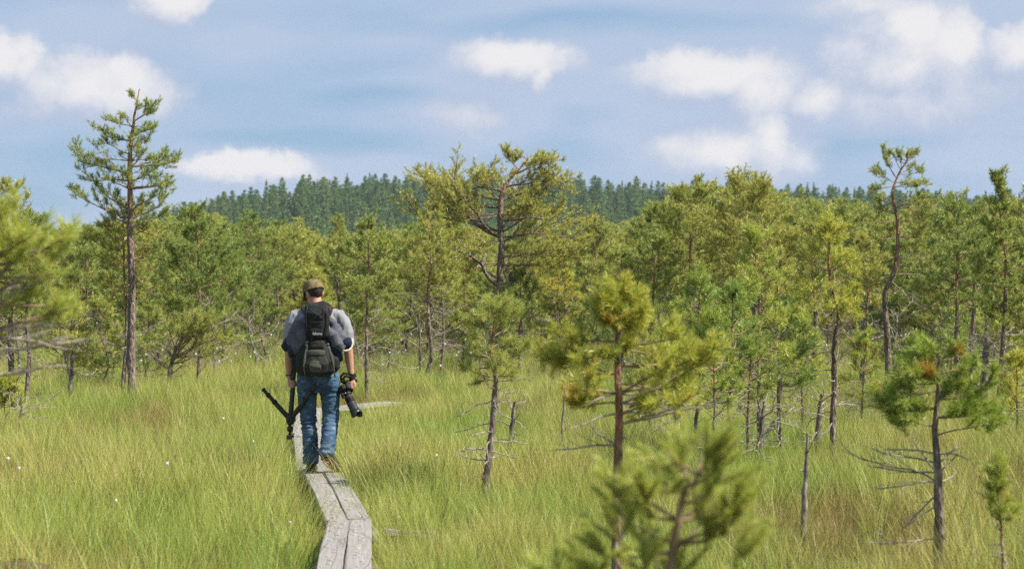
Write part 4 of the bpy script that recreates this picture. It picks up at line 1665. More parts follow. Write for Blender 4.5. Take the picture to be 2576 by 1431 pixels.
def build_grass():
    rs = np.random.RandomState(3)

    def zone(y0, y1, dens, margin):
        A = .62 * (y1 * y1 - y0 * y0) / 2 + 2 * margin * (y1 - y0)
        n = int(A * dens)
        Y = np.sqrt(rs.uniform(y0 * y0, y1 * y1, n)) if y0 > 8 else rs.uniform(y0, y1, n)
        X = rs.uniform(-1, 1, n) * (.31 * Y + margin)
        return np.stack([X, Y], 1)

    def cover(name, zones, protos, smin, smax, keep=None, label='', pick=None, kz=1.0):
        P = np.concatenate([zone(*z) for z in zones])
        d = seg_dist(P)
        P = P[d > .205 + .05 * rs.uniform(0, 1, len(P))]
        if keep is not None:
            P = P[keep(P)]
        n = len(P)
        z = ground_z(P[:, 0], P[:, 1])
        pts = np.column_stack([P, z])
        rot = np.column_stack([rs.normal(0, .08, n), rs.normal(0, .08, n), rs.uniform(0, 6.283, n)])
        s = rs.uniform(smin, smax, n) * (1 + .28 * vnoise2(P[:, 0], P[:, 1], 1.7, 9))
        far = np.clip((P[:, 1] - 28) / 40, 0, 1)
        scl = np.column_stack([s * (1 + .7 * far), s * (1 + .7 * far), s * kz * (1 - .05 * far)])
        # low along the boards
        dd = seg_dist(P)
        scl[:, 2] *= np.clip(.50 + dd * .8, .5, 1)
        near = np.exp(-((P[:, 0] + 2.2) / 1.3) ** 2 - ((P[:, 1] - 28.2) / 1.3) ** 2)
        scl[:, 2] *= 1 - .6 * near
        idx = rs.randint(0, len(protos), n)
        o = scatter(name, pts, rot, scl, idx, protos)
        tag(o, label, kind='stuff')

    def brown(P):
        """0 green .. 1 brown sedge and heath"""
        b = .5 + .55 * vnoise2(P[:, 0], P[:, 1] * .6, 2.3, 21) + .35 * vnoise2(P[:, 0], P[:, 1] * .6, .8, 22)
        b = b + .26 * np.exp(-((P[:, 1] - 29.5) / 3.2) ** 2) - .22 * np.exp(-((P[:, 1] - 21) / 4.) ** 2) + .10 * np.exp(-((P[:, 1] - 11.5) / 1.6) ** 2) + .55 * np.exp(-((P[:, 0] + 2.9) / .9) ** 2 - ((P[:, 1] - 13.2) / .9) ** 2) + .4 * np.exp(-((P[:, 0] - 2.6) / 1.0) ** 2 - ((P[:, 1] - 13.6) / 1.0) ** 2)
        return b

    green = [grass_clump(i, 84, .20, .22, .52, .0030, .24, GRASS, .65) for i in range(6)]
    cover('grass', [(5, 12, 26, 2.5), (12, 22, 30, 2.5), (22, 34, 19, 3), (34, 75, 6.0, 4)], green, .7, 1.1,
          lambda P: brown(P) + rs.normal(0, .12, len(P)) < .80, 'tall soft yellow-green bog grass covering the open ground')
    br = [grass_clump(40 + i, 76, .18, .14, .36, .0034, .3, GRASS_B, .75) for i in range(5)]
    cover('sedge', [(5, 12, 22, 2.5), (12, 34, 18, 3), (34, 75, 6, 4)], br, .7, 1.15,
          lambda P: brown(P) + rs.normal(0, .12, len(P)) > .58, 'brownish sedge and heath patches between the green grass')


    tall = [grass_clump(80 + i, 46, .07, .40, .78, .0034, .30, GRASS, .8) for i in range(4)]
    cover('tussock_grass', [(5, 22, 1.5, 2.5), (22, 40, .8, 3)], tall, .75, 1.1, None, 'long arching tussock grass standing above the sward')


# ================================================================== hill forest
def hill_kind(seed, kind):
    """one forest tree, about 16 m: returns trunk mesh and crown mesh"""
    rs = np.random.RandomState(seed)
    H = 16.0
    W = Wood()
    W.tube([(0, 0, -1), (rs.normal(0, .15), rs.normal(0, .15), H * .5), (0, 0, H * .97)], [.24, .18, .03], [.3, .6, .9], 6)
    P, D, S, Tn = [], [], [], []
    zc = H * (rs.uniform(.34, .5) if kind == 'pine' else .10)
    nl = 26 if kind == 'pine' else 34
    for i in range(nl):
        t = (i + rs.uniform(0, 1)) / nl
        z = zc + (H - zc) * t
        if kind == 'pine':
            prof = 2.9 * (1 - t) ** .6 * (.55 + .45 * min(1, t / .2)) + .18
            dz = .35
        else:
            prof = 2.5 * (1 - t) ** .95 + .08
            dz = -.25
        for k in range(6):
            a = rs.uniform(0, 6.283)
            L = prof * rs.uniform(.5, 1.15)
            m = max(2, int(L / .42))
            for j in range(m):
                u = (j + .8) / m
                q = np.array((math.cos(a) * L * u, math.sin(a) * L * u, z + dz * L * u * u * .6 + rs.normal(0, .08)))
                P.append(q)
                D.append((math.cos(a), math.sin(a), .7 if kind == 'pine' else .15))
                S.append(rs.uniform(.8, 1.3) * (1 if kind == 'pine' else .85) * (1 - .35 * t))
                Tn.append(rs.uniform(.1, .9))
    T = Tree(seed, 7, .62, .26, .45)
    T.np = rs
    T.tp, T.td, T.ts, T.tt = P, D, S, Tn
    return W.mesh('trunk'), T.crown_mesh()


def build_hill():
    kinds = [hill_kind(300 + i, 'pine' if i < 5 else 'spruce') for i in range(7)]
    for t, c in kinds:
        t.materials.append(BARK)
        c.materials.append(NEEDLE_H)
    rs = np.random.RandomState(17)
    P = []
    # front edge dense, then up the slope to the crest
    for y0, y1, step in ((505, 560, 5.2), (560, 700, 6.0), (700, 850, 6.6)):
        for y in np.arange(y0, y1, step):
            w = .2576 * y + 40
            xs = np.arange(-w, w, step) + rs.uniform(-.5, .5, len(np.arange(-w, w, step))) * step
            P.append(np.column_stack([xs, y + rs.uniform(-.5, .5, len(xs)) * step]))
    P = np.concatenate(P)
    P = P[rs.uniform(0, 1, len(P)) > .10]
    z = ground_z(P[:, 0], P[:, 1])
    n = len(P)
    s = rs.uniform(.60, 1.10, n) + .12 * vnoise2(P[:, 0], P[:, 1], 22, 31)
    idx = np.where(rs.uniform(0, 1, n) < .80, rs.randint(0, 5, n), rs.randint(5, 7, n))
    top = (z + 16 * s - CAMZ) / P[:, 1] * F
    px = P[:, 0] / P[:, 1] * F + 1288
    inn = (px > -20) & (px < 2600)
    # those that stand out one by one: the skyline row and the best lit front crowns on the slope
    single = set()
    for b in np.arange(-20, 2600, 24):
        c = np.where(inn & (px >= b) & (px < b + 24))[0]
        if len(c):
            single.add(int(c[np.argmax(top[c])]))
    vis = np.where(inn & (P[:, 1] < 760) & (top > 140))[0]
    for q in rs.choice(vis, 130, replace=False):
        single.add(int(q))
    rz = rs.uniform(0, 6.283, n)
    sc = np.column_stack([s * rs.uniform(.85, 1.2, n), s * rs.uniform(.85, 1.2, n), s])
    for q in sorted(single):
        k = int(idx[q])
        spr = k >= 5
        o = empty('spruce_tree' if spr else 'forest_pine', (P[q, 0], P[q, 1], z[q]), rz[q])
        o.scale = sc[q]
        link('trunk', kinds[k][0], None, o)
        link('crown', kinds[k][1], None, o)
        tag(o, ('pointed spruce of the hill forest %s' if spr else 'blue-green pine of the hill forest %s') % zone_of(px[q]), 'tree',
            'spruces of the distant hill forest' if spr else 'pines of the distant hill forest')
    rest = np.array([i for i in range(n) if i not in single])
    protos = []
    for t, c in kinds:
        vt = np.empty(len(t.vertices) * 3, np.float32); t.vertices.foreach_get('co', vt)
        me = bpy.data.meshes.new('far_tree')
        bm = bmesh.new()
        bm.from_mesh(c)
        bm.from_mesh(t)
        bm.to_mesh(me)
        bm.free()
        me.materials.append(NEEDLE_H)
        me.materials.append(BARK)
        mi = np.zeros(len(me.polygons), np.int32)
        mi[len(c.polygons):] = 1
        me.polygons.foreach_set('material_index', mi)
        protos.append(bpy.data.objects.new('far_tree', me))
    o = scatter('forest', np.column_stack([P[rest], z[rest]]), np.column_stack([np.zeros(len(rest)), np.zeros(len(rest)), rz[rest]]), sc[rest], idx[rest], protos)
    tag(o, 'closed dark conifer forest covering the distant hill', kind='stuff')


# ================================================================== small plants and litter
def cotton_grass():
    rs = random.Random(8)
    heads = []
    m = Mat('cotton_head')
    cm = m.leaf((.78, .76, .70), .3, 0)
    stem = simple('cotton_stalk', (.20, .22, .07), .8)
    for i in range(3):
        s_ = MB().tube([(0, 0, 0), (.01, 0, .25), (.03 * (i - 1), .01, .5)], [.0025, .002, .0015], 4)
        st = bpy.data.meshes.new('stalk'); st.from_pydata(s_.v, [], s_.f); st.materials.append(stem)
        h = MB()
        h.ball((0, 0, 0), (.011, .011, .013), None, 8, 6)
        r2 = random.Random(i)
        h.v = [(x + r2.uniform(-.004, .004), y + r2.uniform(-.004, .004), z + r2.uniform(-.005, .005)) for x, y, z in h.v]
        hm = bpy.data.meshes.new('cotton_head'); hm.from_pydata(h.v, [], h.f); hm.materials.append(cm)
        heads.append((st, hm, (.03 * (i - 1), .01, .505)))

    def one(x, y, label, sc=1.0, grp='cottongrass heads dotting the bog'):
        k = rs.randrange(3)
        o = empty('cottongrass', (x, y, ground_at(x, y)), rs.uniform(0, 6.28))
        o.scale = (sc,) * 3
        link('stalk', heads[k][0], None, o)
        q = link('seed_head', heads[k][1], None, o)
        q.location = heads[k][2]
        tag(o, label, 'cottongrass', grp)
    n = 0
    lab = 'small white cottongrass head on a thin stalk under the pines'
    while n < 190:
        D = rs.uniform(31, 62)
        px = rs.uniform(0, 2576)
        if rs.random() < .3:
            px = rs.choice((rs.uniform(2200, 2576), rs.uniform(350, 700), rs.uniform(1050, 1450)))
        X = (px - 1288) / F * D
        one(X, D, 'small white cottongrass head %s' % zone_of(px), rs.uniform(1.0, 1.5) * (1 + (D - 31) / 60))
        n += 1
    for px, py, sc, lab in [(432, 1168, 1.15, 'lone large pale cottongrass head in the open grass left of the walker'), (18, 1160, 1.1, 'white cottongrass head at the left edge of the open grass'), (40, 1166, 1.0, 'white cottongrass head second from the left edge in the open grass'),
                           (1107, 1140, 1.0, 'single cottongrass head in open grass between walker and small crooked pine'), (630, 1110, .9, 'cottongrass head in the grass left of the tripod legs'), (568, 1052, 1.1, 'cottongrass head in the brownish grass left of the tripod'),
                           (300, 1210, .8, 'small cottongrass head low in the left meadow'), (722, 1258, .8, 'cottongrass head close to the left side of the boardwalk')]:
        D = (CAMZ - .5) * F / (py - HY)
        one((px - 1288) / F * D, D, lab, sc)


def litter():
    # old board half sunk in the grass, right of the boardwalk
    p = at(1030, 1318, .1)
    o = link('old_board', plank_mesh(.40, .16, .05, 77), None)
    o.location = (p.x, p.y, .05)
    o.rotation_euler = (R(3), R(14), R(94))
    tag(o, 'old grey board lying half hidden in grass right of the boardwalk', 'board')
    # weathered stump at the bottom left corner
    p = at(40, 1440, .2)
    m = MB()
    rs = random.Random(4)
    n, rows = 14, [(-.25, .17), (0, .15), (.12, .14), (.2, .135), (.225, .11)]
    vs = []
    for z, r in rows:
        for i in range(n):
            a = 6.283 * i / n
            q = r * (1 + .16 * math.sin(3 * a + 1) + rs.uniform(-.06, .06))
            vs.append((q * math.cos(a) * 1.5, q * math.sin(a), z + (rs.uniform(-.02, .03) if z > .15 else 0)))
    fs = [(j * n + i, j * n + (i + 1) % n, (j + 1) * n + (i + 1) % n, (j + 1) * n + i) for j in range(len(rows) - 1) for i in range(n)]
    fs.append(tuple((len(rows) - 1) * n + i for i in range(n)))
    m.add(vs, fs)
    o = m.build('stump', simple('rotten_wood', (.075, .055, .040), .95, .1, 0, 25, .5, .6))
    o.location = (p.x, p.y, .02)
    tag(o, 'weathered dark stump at the bottom left corner of the grass', 'stump')


# ================================================================== the walker
MANX, MANY = -1.838, 18.80


def fold_noise(co, s, seed):
    out = np.empty(len(co), np.float32)
    o = Vector((seed * 7.3, seed * 3.1, seed * 1.7))
    for i, p in enumerate(co):
        out[i] = mnoise.noise(Vector((p[0] * s[0], p[1] * s[1], p[2] * s[2])) + o)
    return out


def skin_mat():
    m = Mat('skin')
    n = m.noise(m.coord(), 20, 3)
    c = m.ramp(n, [(.3, (.40, .20, .135)), (.7, (.50, .27, .19))])
    return m.bsdf(c, .55, None, .35)


def denim_mat():
    m = Mat('denim')
    p = m.coord()
    big = m.noise(p, 5.5, 3, .5)
    st = m.n('TexCoord')
    mp = m.n('Mapping')
    m.L.new(st.outputs['Object'], mp.inputs[0])
    mp.inputs['Scale'].default_value = (1.0, 1.0, 2.6)
    mp.inputs['Rotation'].default_value = (0, .7, 0)
    cr = m.noise(mp.outputs[0], 13.0, 4, .6)
    fine = m.noise(p, 160, 2)
    c = m.ramp(big, [(.35, (.030, .062, .115)), (.52, (.055, .105, .175)), (.68, (.120, .190, .270))])
    c = m.mix(m.rng(cr, .57, .68, 0, .6), c, (.34, .42, .49))
    c = m.mix(m.rng(fine, .3, .7, 0, .3), c, (.04, .09, .15))
    return m.bsdf(c, .9, m.bump(m.math('ADD', cr, m.math('MULTIPLY', fine, .15)), .55, .02), .15)


def camo_mat():
    m = Mat('camouflage_cloth')
    p = m.coord()
    n = m.noise(p, 26, 2, .5)
    c = m.ramp(n, [(.40, (.105, .088, .042)), (.50, (.165, .132, .062)), (.58, (.205, .165, .084)), (.66, (.060, .050, .030))])
    return m.bsdf(c, .95, m.bump(m.noise(p, 220, 2), .2, .003), .1)


def cloth(name, a, b, s=14, bump=.3, rough=.95):
    m = Mat(name)
    p = m.coord()
    n = m.noise(p, s, 4, .6)
    c = m.ramp(n, [(.3, a), (.7, b)])
    return m.bsdf(c, rough, m.bump(m.math('ADD', n, m.math('MULTIPLY', m.noise(p, 180, 2), .3)), bump, .01), .12)


def hand(mb, wrist, palm_c, side, zs, obj_x, y_obj, y0):
    """palm, four curled fingers and a thumb closing round something upright at obj_x; side=+1: object lies to +x"""
    px = palm_c[0]
    mb.tube([wrist, ((wrist[0] + px) / 2, (wrist[1] + palm_c[1]) / 2, (wrist[2] + palm_c[2] + .03) / 2), palm_c, (px, palm_c[1], palm_c[2] - .038)],
            [(.025, .031), (.022, .036), (.020, .042), (.016, .034)], 12)
    for i, z in enumerate(zs):
        r = (.0098, .0102, .0098, .0085)[i]
        k = (1.0, 1.08, 1.02, .85)[i]
        mb.tube([(px, y0 + .012, z), (px + side * .012, y0 - .012, z - .003), (px + side * .030 * k, y0 - .020, z - .006), (px + side * .050 * k, y0 - .012, z - .008),
                 (px + side * .057 * k, y0 + .012, z - .009), (px + side * .045 * k, y0 + .026, z - .008)], [r * 1.1, r * 1.12, r, r, r * .92, r * .75], 8, (0, 0, 1))
    zt = palm_c[2] + .028
    mb.tube([(px, palm_c[1] + .018, zt), (px + side * .012, palm_c[1] + .045, zt - .012), (px + side * .034, palm_c[1] + .052, zt - .026), (px + side * .052, palm_c[1] + .040, zt - .034)],
            [.014, .0125, .0115, .008], 8, (0, 0, 1))


HEAD_C = Vector((-.040, .050, 1.686))
HEAD_M = Matrix.Rotation(R(36), 3, 'Z') @ Matrix.Rotation(R(-24), 3, 'X') @ Matrix.Rotation(R(-3), 3, 'Y')


def hp(x, y, z):
    return HEAD_C + HEAD_M @ Vector((x, y, z))


def build_person():
    root = empty('person', (MANX, MANY, BZ))
    tag(root, 'person in cap, grey shirt and jeans walking away along the boardwalk', 'person')
    SK = skin_mat()
    b = MB()
    # trunk of the body
    b.tube([(0, 0, .86), (0, 0, .93), (0, 0, 1.04), (0, .0, 1.16), (0, -.005, 1.30), (0, -.01, 1.40), (0, 0, 1.47), (-.004, .012, 1.515)],
           [(.14, .10), (.165, .115), (.15, .10), (.155, .105), (.18, .115), (.185, .11), (.15, .09), (.08, .07)], 20)
    b.tube([(-.004, .010, 1.47), (-.010, .018, 1.54), (-.022, .034, 1.60), (-.034, .045, 1.66)], [(.075, .075), (.062, .064), (.058, .062), (.058, .062)], 16)
    # head
    b.ball(hp(0, -.005, .025), (.077, .098, .098), HEAD_M, 20, 14)
    b.ball(hp(0, .030, -.045), (.058, .066, .072), HEAD_M, 18, 12)
    b.tube([hp(0, .094, .015), hp(0, .108, -.012), hp(0, .114, -.028), hp(0, .098, -.036)], [(.010, .009), (.013, .011), (.017, .013), (.012, .010)], 10)
    b.ball(hp(0, .088, -.066), (.022, .012, .010), HEAD_M, 10, 6)
    b.ball(hp(0, .078, -.100), (.026, .020, .018), HEAD_M, 10, 6)
    b.ball(hp(-.033, .084, .022), (.020, .010, .010), HEAD_M, 10, 6)
    b.ball(hp(.033, .084, .022), (.020, .010, .010), HEAD_M, 10, 6)
    for s in (-1, 1):
        b.ball(hp(s * .080, -.012, -.012), (.010, .020, .032), HEAD_M, 10, 8)
        b.ball(hp(s * .086, -.020, -.002), (.009, .014, .022), HEAD_M, 10, 8)
    # arms
    LA = [(-.150, 0, 1.475), (-.205, -.005, 1.445), (-.240, -.012, 1.36), (-.262, -.02, 1.24), (-.270, -.015, 1.155), (-.270, .005, 1.06), (-.274, .022, .97), (-.276, .030, .905)]
    RA = [(.150, 0, 1.475), (.205, -.005, 1.445), (.245, -.012, 1.36), (.275, -.02, 1.24), (.290, -.015, 1.155), (.298, .000, 1.06), (.310, .008, .97), (.316, .010, .905)]
    AR = [.050, .056, .050, .045, .042, .042, .033, .0265]
    b.tube(LA, AR, 14)
    b.tube(RA, AR, 14)
    hand(b, LA[-1], (-.266, .022, .840), 1, (.862, .843, .824, .806), -.226, .012, .000)
    hand(b, RA[-1], (.348, .000, .832), -1, (.852, .834, .816, .799), .310, -.01, -.018)
    # legs and feet
    b.tube([(-.09, 0, .90), (-.095, .01, .78), (-.092, .03, .52), (-.080, .04, .36), (-.070, .065, .12), (-.070, .07, .04)], [(.08, .085), (.075, .08), (.05, .055), (.048, .055), (.034, .04), (.036, .05)], 14)
    b.tube([(.095, 0, .90), (.115, .01, .78), (.124, .02, .52), (.115, -.045, .36), (.098, -.145, .17), (.098, -.15, .10)], [(.08, .085), (.075, .08), (.05, .055), (.048, .055), (.034, .04), (.034, .045)], 14)
    b.tube([(-.070, .03, .05), (-.072, .12, .045), (-.078, .22, .035)], [(.034, .035), (.036, .03), (.034, .02)], 10)
    b.tube([(.092, -.17, .12), (.125, -.09, .07), (.165, .00, .035)], [(.034, .034), (.036, .03), (.034, .02)], 10)
    body = b.build('body', SK, root)
    bake(body, [('REMESH', dict(mode='VOXEL', voxel_size=.0052)), ('SMOOTH', dict(factor=.5, iterations=3))])
    for s in (-1, 1):
        e = MB().ball(hp(s * .033, .086, .006), .0125, None, 10, 7).build('eye', simple('eye', (.55, .52, .48), .2), root)
    MB().tube([hp(-.022, .098, -.066), hp(0, .103, -.068), hp(.022, .098, -.066)], [(.003, .003), (.006, .005), (.003, .003)], 8).build('mouth', simple('lips', (.36, .13, .10), .5), root)
    # hair: short, dark, below the cap
    vs, fs = [], []
    nu, nv = 22, 7
    for j in range(nv):
        zz = .035 - .098 * j / (nv - 1)
        for i in range(nu):
            a = R(180 + 15) + R(150) * i / (nu - 1)
            q = math.sqrt(max(.05, 1 - ((zz - .025) / .104) ** 2))
            k = 1.0 + .018 * random.Random(i * 31 + j).uniform(-1, 1)
            taper = 1 - .10 * (j / (nv - 1)) ** 2
            vs.append(hp(.0835 * q * k * taper * math.cos(a), -.005 + .1035 * q * k * taper * math.sin(a), zz + (.012 * abs(math.cos(a)) * j / nv)))
    fs = [(j * nu + i, j * nu + i + 1, (j + 1) * nu + i + 1, (j + 1) * nu + i) for j in range(nv - 1) for i in range(nu - 1)]
    h = MB().add(vs, fs).build('hair', simple('dark_brown_hair', (.032, .020, .013), .6, .3, 0, 90, .5, .6), root)
    bake(h, [('SOLIDIFY', dict(thickness=.007, offset=0))])
    # cap
    CAMO = camo_mat()
    vs, fs = [], []
    nu, nv = 28, 9
    for j in range(nv):
        ph = (math.pi / 2) * j / (nv - 1)
        for i in range(nu):
            a = 2 * math.pi * i / nu
            rx, ry, rz = .0945, .1160, .108
            c = math.cos(ph) ** .72
            wob = 1 + .012 * math.sin(5 * a + 1.3) * math.cos(ph)
            vs.append(hp(rx * c * math.cos(a) * wob, -.004 + ry * c * math.sin(a) * wob, .030 + rz * math.sin(ph) ** 1.0 + (.012 * math.sin(a) * math.cos(ph))))
    fs = [(j * nu + i, j * nu + (i + 1) % nu, (j + 1) * nu + (i + 1) % nu, (j + 1) * nu + i) for j in range(nv - 1) for i in range(nu)]
    cap = MB().add(vs, fs).build('cap', CAMO, root)
    bake(cap, [('SOLIDIFY', dict(thickness=.004, offset=0)), ('SUBSURF', dict(levels=1, render_levels=1))])
    band = MB()
    ring = [hp(.0935 * math.cos(a), -.004 + .1155 * math.sin(a), .030 + .012 * math.sin(a)) for a in [2 * math.pi * i / 30 for i in range(31)]]
    band.tube(ring, (.004, .012), 6, HEAD_M @ Vector((1, 0, 0)))
    band.build('cap_band', CAMO, cap)
    vs, fs = [], []
    nr, na = 5, 15
    for j in range(nr):
        for i in range(na):
            a = R(22) + R(136) * i / (na - 1)
            q = 1 + .62 * j / (nr - 1) * math.sin((a - R(22)) / R(136) * math.pi) ** .55
            vs.append(hp(.088 * math.cos(a) * (1 + .03 * j), .108 * math.sin(a) * q, .040 - .011 * j - .018 * (math.cos(a) ** 2) * j / (nr - 1)))
    fs = [(j * na + i, j * na + i + 1, (j + 1) * na + i + 1, (j + 1) * na + i) for j in range(nr - 1) for i in range(na - 1)]
    v = MB().add(vs, fs).build('visor', CAMO, cap)
    bake(v, [('SOLIDIFY', dict(thickness=.005, offset=0)), ('SUBSURF', dict(levels=1, render_levels=1))])
    MB().ball(hp(0, -.004, .131), (.007, .007, .004), HEAD_M, 8, 5).build('cap_button', CAMO, cap)
    # shirt
    s = MB()
    s.tube([(0, 0, .90), (0, 0, .97), (0, 0, 1.08), (0, -.0, 1.20), (0, -.005, 1.32), (0, -.01, 1.42), (0, .0, 1.485), (-.003, .010, 1.525), (-.006, .012, 1.548)],
           [(.19, .135), (.192, .138), (.180, .130), (.185, .132), (.205, .138), (.212, .134), (.175, .112), (.105, .086), (.082, .076)], 24)
    s.tube([(-.130, 0, 1.475), (-.200, -.005, 1.460), (-.236, -.012, 1.39), (-.252, -.016, 1.30), (-.262, -.02, 1.20), (-.264, -.02, 1.165)], [.066, .076, .074, .070, .066, .063], 16)
    s.tube([(.130, 0, 1.475), (.205, -.005, 1.458), (.246, -.012, 1.39), (.268, -.016, 1.30), (.282, -.02, 1.21), (.285, -.02, 1.185)], [.066, .076, .074, .072, .066, .064], 16)
    SH = cloth('grey_jersey', (.205, .210, .225), (.290, .295, .315), 9, .35)
    sh = s.build('shirt', SH, root)
    bake(sh, [('REMESH', dict(mode='VOXEL', voxel_size=.0075)), ('SMOOTH', dict(factor=.5, iterations=4))])

    def sfold(co, no):
        n1 = fold_noise(co, (16, 16, 7), 1)
        n2 = fold_noise(co, (30, 30, 13), 2)
        return .010 * (1 - np.abs(n1) * 2.2) * .6 + .004 * n2
    displace(sh, sfold)
    MB().torus((-.007, .016, 1.553), .076, .008, Matrix.Rotation(R(-12), 3, 'X'), 22, 8).build('collar', cloth('pale_collar', (.36, .32, .28), (.45, .40, .35), 20), sh)
    # jeans
    j = MB()
    j.tube([(0, 0, 1.02), (0, -.005, .96), (.004, -.012, .90), (.006, -.012, .83), (.008, -.004, .765)], [(.180, .128), (.190, .138), (.200, .148), (.200, .142), (.168, .118)], 24)
    j.tube([(-.096, -.004, .84), (-.100, .004, .74), (-.098, .015, .64), (-.094, .028, .53), (-.085, .035, .42), (-.074, .045, .30), (-.070, .058, .18), (-.070, .064, .105), (-.070, .066, .075)],
           [(.104, .126), (.095, .114), (.086, .100), (.077, .086), (.074, .083), (.073, .083), (.073, .082), (.076, .086), (.074, .086)], 20)
    j.tube([(.108, -.004, .84), (.114, .004, .74), (.120, .014, .64), (.122, .018, .53), (.117, -.022, .42), (.110, -.075, .31), (.102, -.125, .22), (.098, -.150, .165)],
           [(.104, .126), (.096, .114), (.086, .100), (.078, .086), (.075, .083), (.074, .082), (.074, .080), (.072, .080)], 20)
    jo = j.build('jeans', denim_mat(), root)
    bake(jo, [('REMESH', dict(mode='VOXEL', voxel_size=.0068)), ('SMOOTH', dict(factor=.5, iterations=4))])

    def jfold(co, no):
        z = co[:, 2]
        n1 = fold_noise(co, (7, 7, 30), 3)
        n2 = fold_noise(co, (11, 11, 22), 5)
        knee = np.exp(-((z - .48) / .10) ** 2) + 1.1 * np.exp(-((z - .17) / .09) ** 2) + .55 * np.exp(-((z - .80) / .10) ** 2)
        ridge = (1 - np.abs(n1) * 2.6)
        return (.0095 * ridge + .004 * n2) * (.35 + .8 * knee) - .002
    displace(jo, jfold)
    WAISTB = cloth('denim_seam', (.03, .06, .11), (.05, .09, .15), 40)
    for x in (-.095, .105):
        MB().box((x, -.150, .845), (.105, .008, .115), (R(6), 0, 0), .003).build('back_pocket', jo.data.materials[0], jo)
    # boots
    BOOT = cloth('dark_olive_leather', (.022, .021, .014), (.050, .047, .030), 30, .3, .6)
    SOLE = simple('rubber_sole', (.020, .019, .015), .8, .3, 0, 40, .4)

    def boot(M, loc):
        u = MB()
        q = lambda x, y, z: Vector(loc) + M @ Vector((x, y, z))
        X = M @ Vector((1, 0, 0))
        u.tube([q(0, -.082, .045), (q(0, -.070, .045)), q(0, -.02, .05), q(0, .05, .048), q(0, .12, .040), q(0, .175, .034), q(0, .20, .030)], [(.026, .026), (.040, .040), (.042, .044), (.045, .042), (.050, .034), (.045, .026), (.022, .014)], 16, X)
        u.tube([q(0, -.035, .03), q(0, -.04, .10), q(0, -.042, .150)], [(.040, .046), (.043, .050), (.046, .052)], 16, X)
        o = u.build('boot', BOOT, root)
        bake(o, [('REMESH', dict(mode='VOXEL', voxel_size=.006)), ('SMOOTH', dict(factor=.5, iterations=3))])
        prof = [(-.032, -.088), (.032, -.088), (.042, -.06), (.040, .0), (.046, .06), (.054, .12), (.046, .175), (.02, .208), (-.02, .208), (-.046, .175), (-.052, .12), (-.044, .06), (-.040, 0), (-.042, -.06)]
        n = len(prof)
        vs = [q(x * 1.03, y * 1.02, z) for z in (-.002, .012, .024) for x, y in prof]
        fs = [(r * n + i, r * n + (i + 1) % n, (r + 1) * n + (i + 1) % n, (r + 1) * n + i) for r in range(2) for i in range(n)] + [tuple(range(n - 1, -1, -1)), tuple(2 * n + i for i in range(n))]
        MB().add(vs, fs).build('sole', SOLE, o, True, 40)
        for k in range(4):
            y = .0 + .028 * k
            MB().tube([q(-.026, y + .03, .088 - .006 * k), q(0, y + .03, .098 - .010 * k), q(.026, y + .03, .088 - .006 * k)], .0035, 5, (0, 0, 1)).build('lace', SOLE, o)
    boot(Matrix.Rotation(R(4), 3, 'Z'), (-.070, .105, .004))
    boot(Matrix.Rotation(R(-34), 3, 'Z') @ Matrix.Rotation(R(-33), 3, 'X'), (.112, -.125, .092))
    # wrist watch
    MB().torus((-.2755, .029, .912), .0275, .006, None, 18, 6, 1.6).build('watch', simple('leather_strap', (.16, .11, .06), .6), root)
    return root


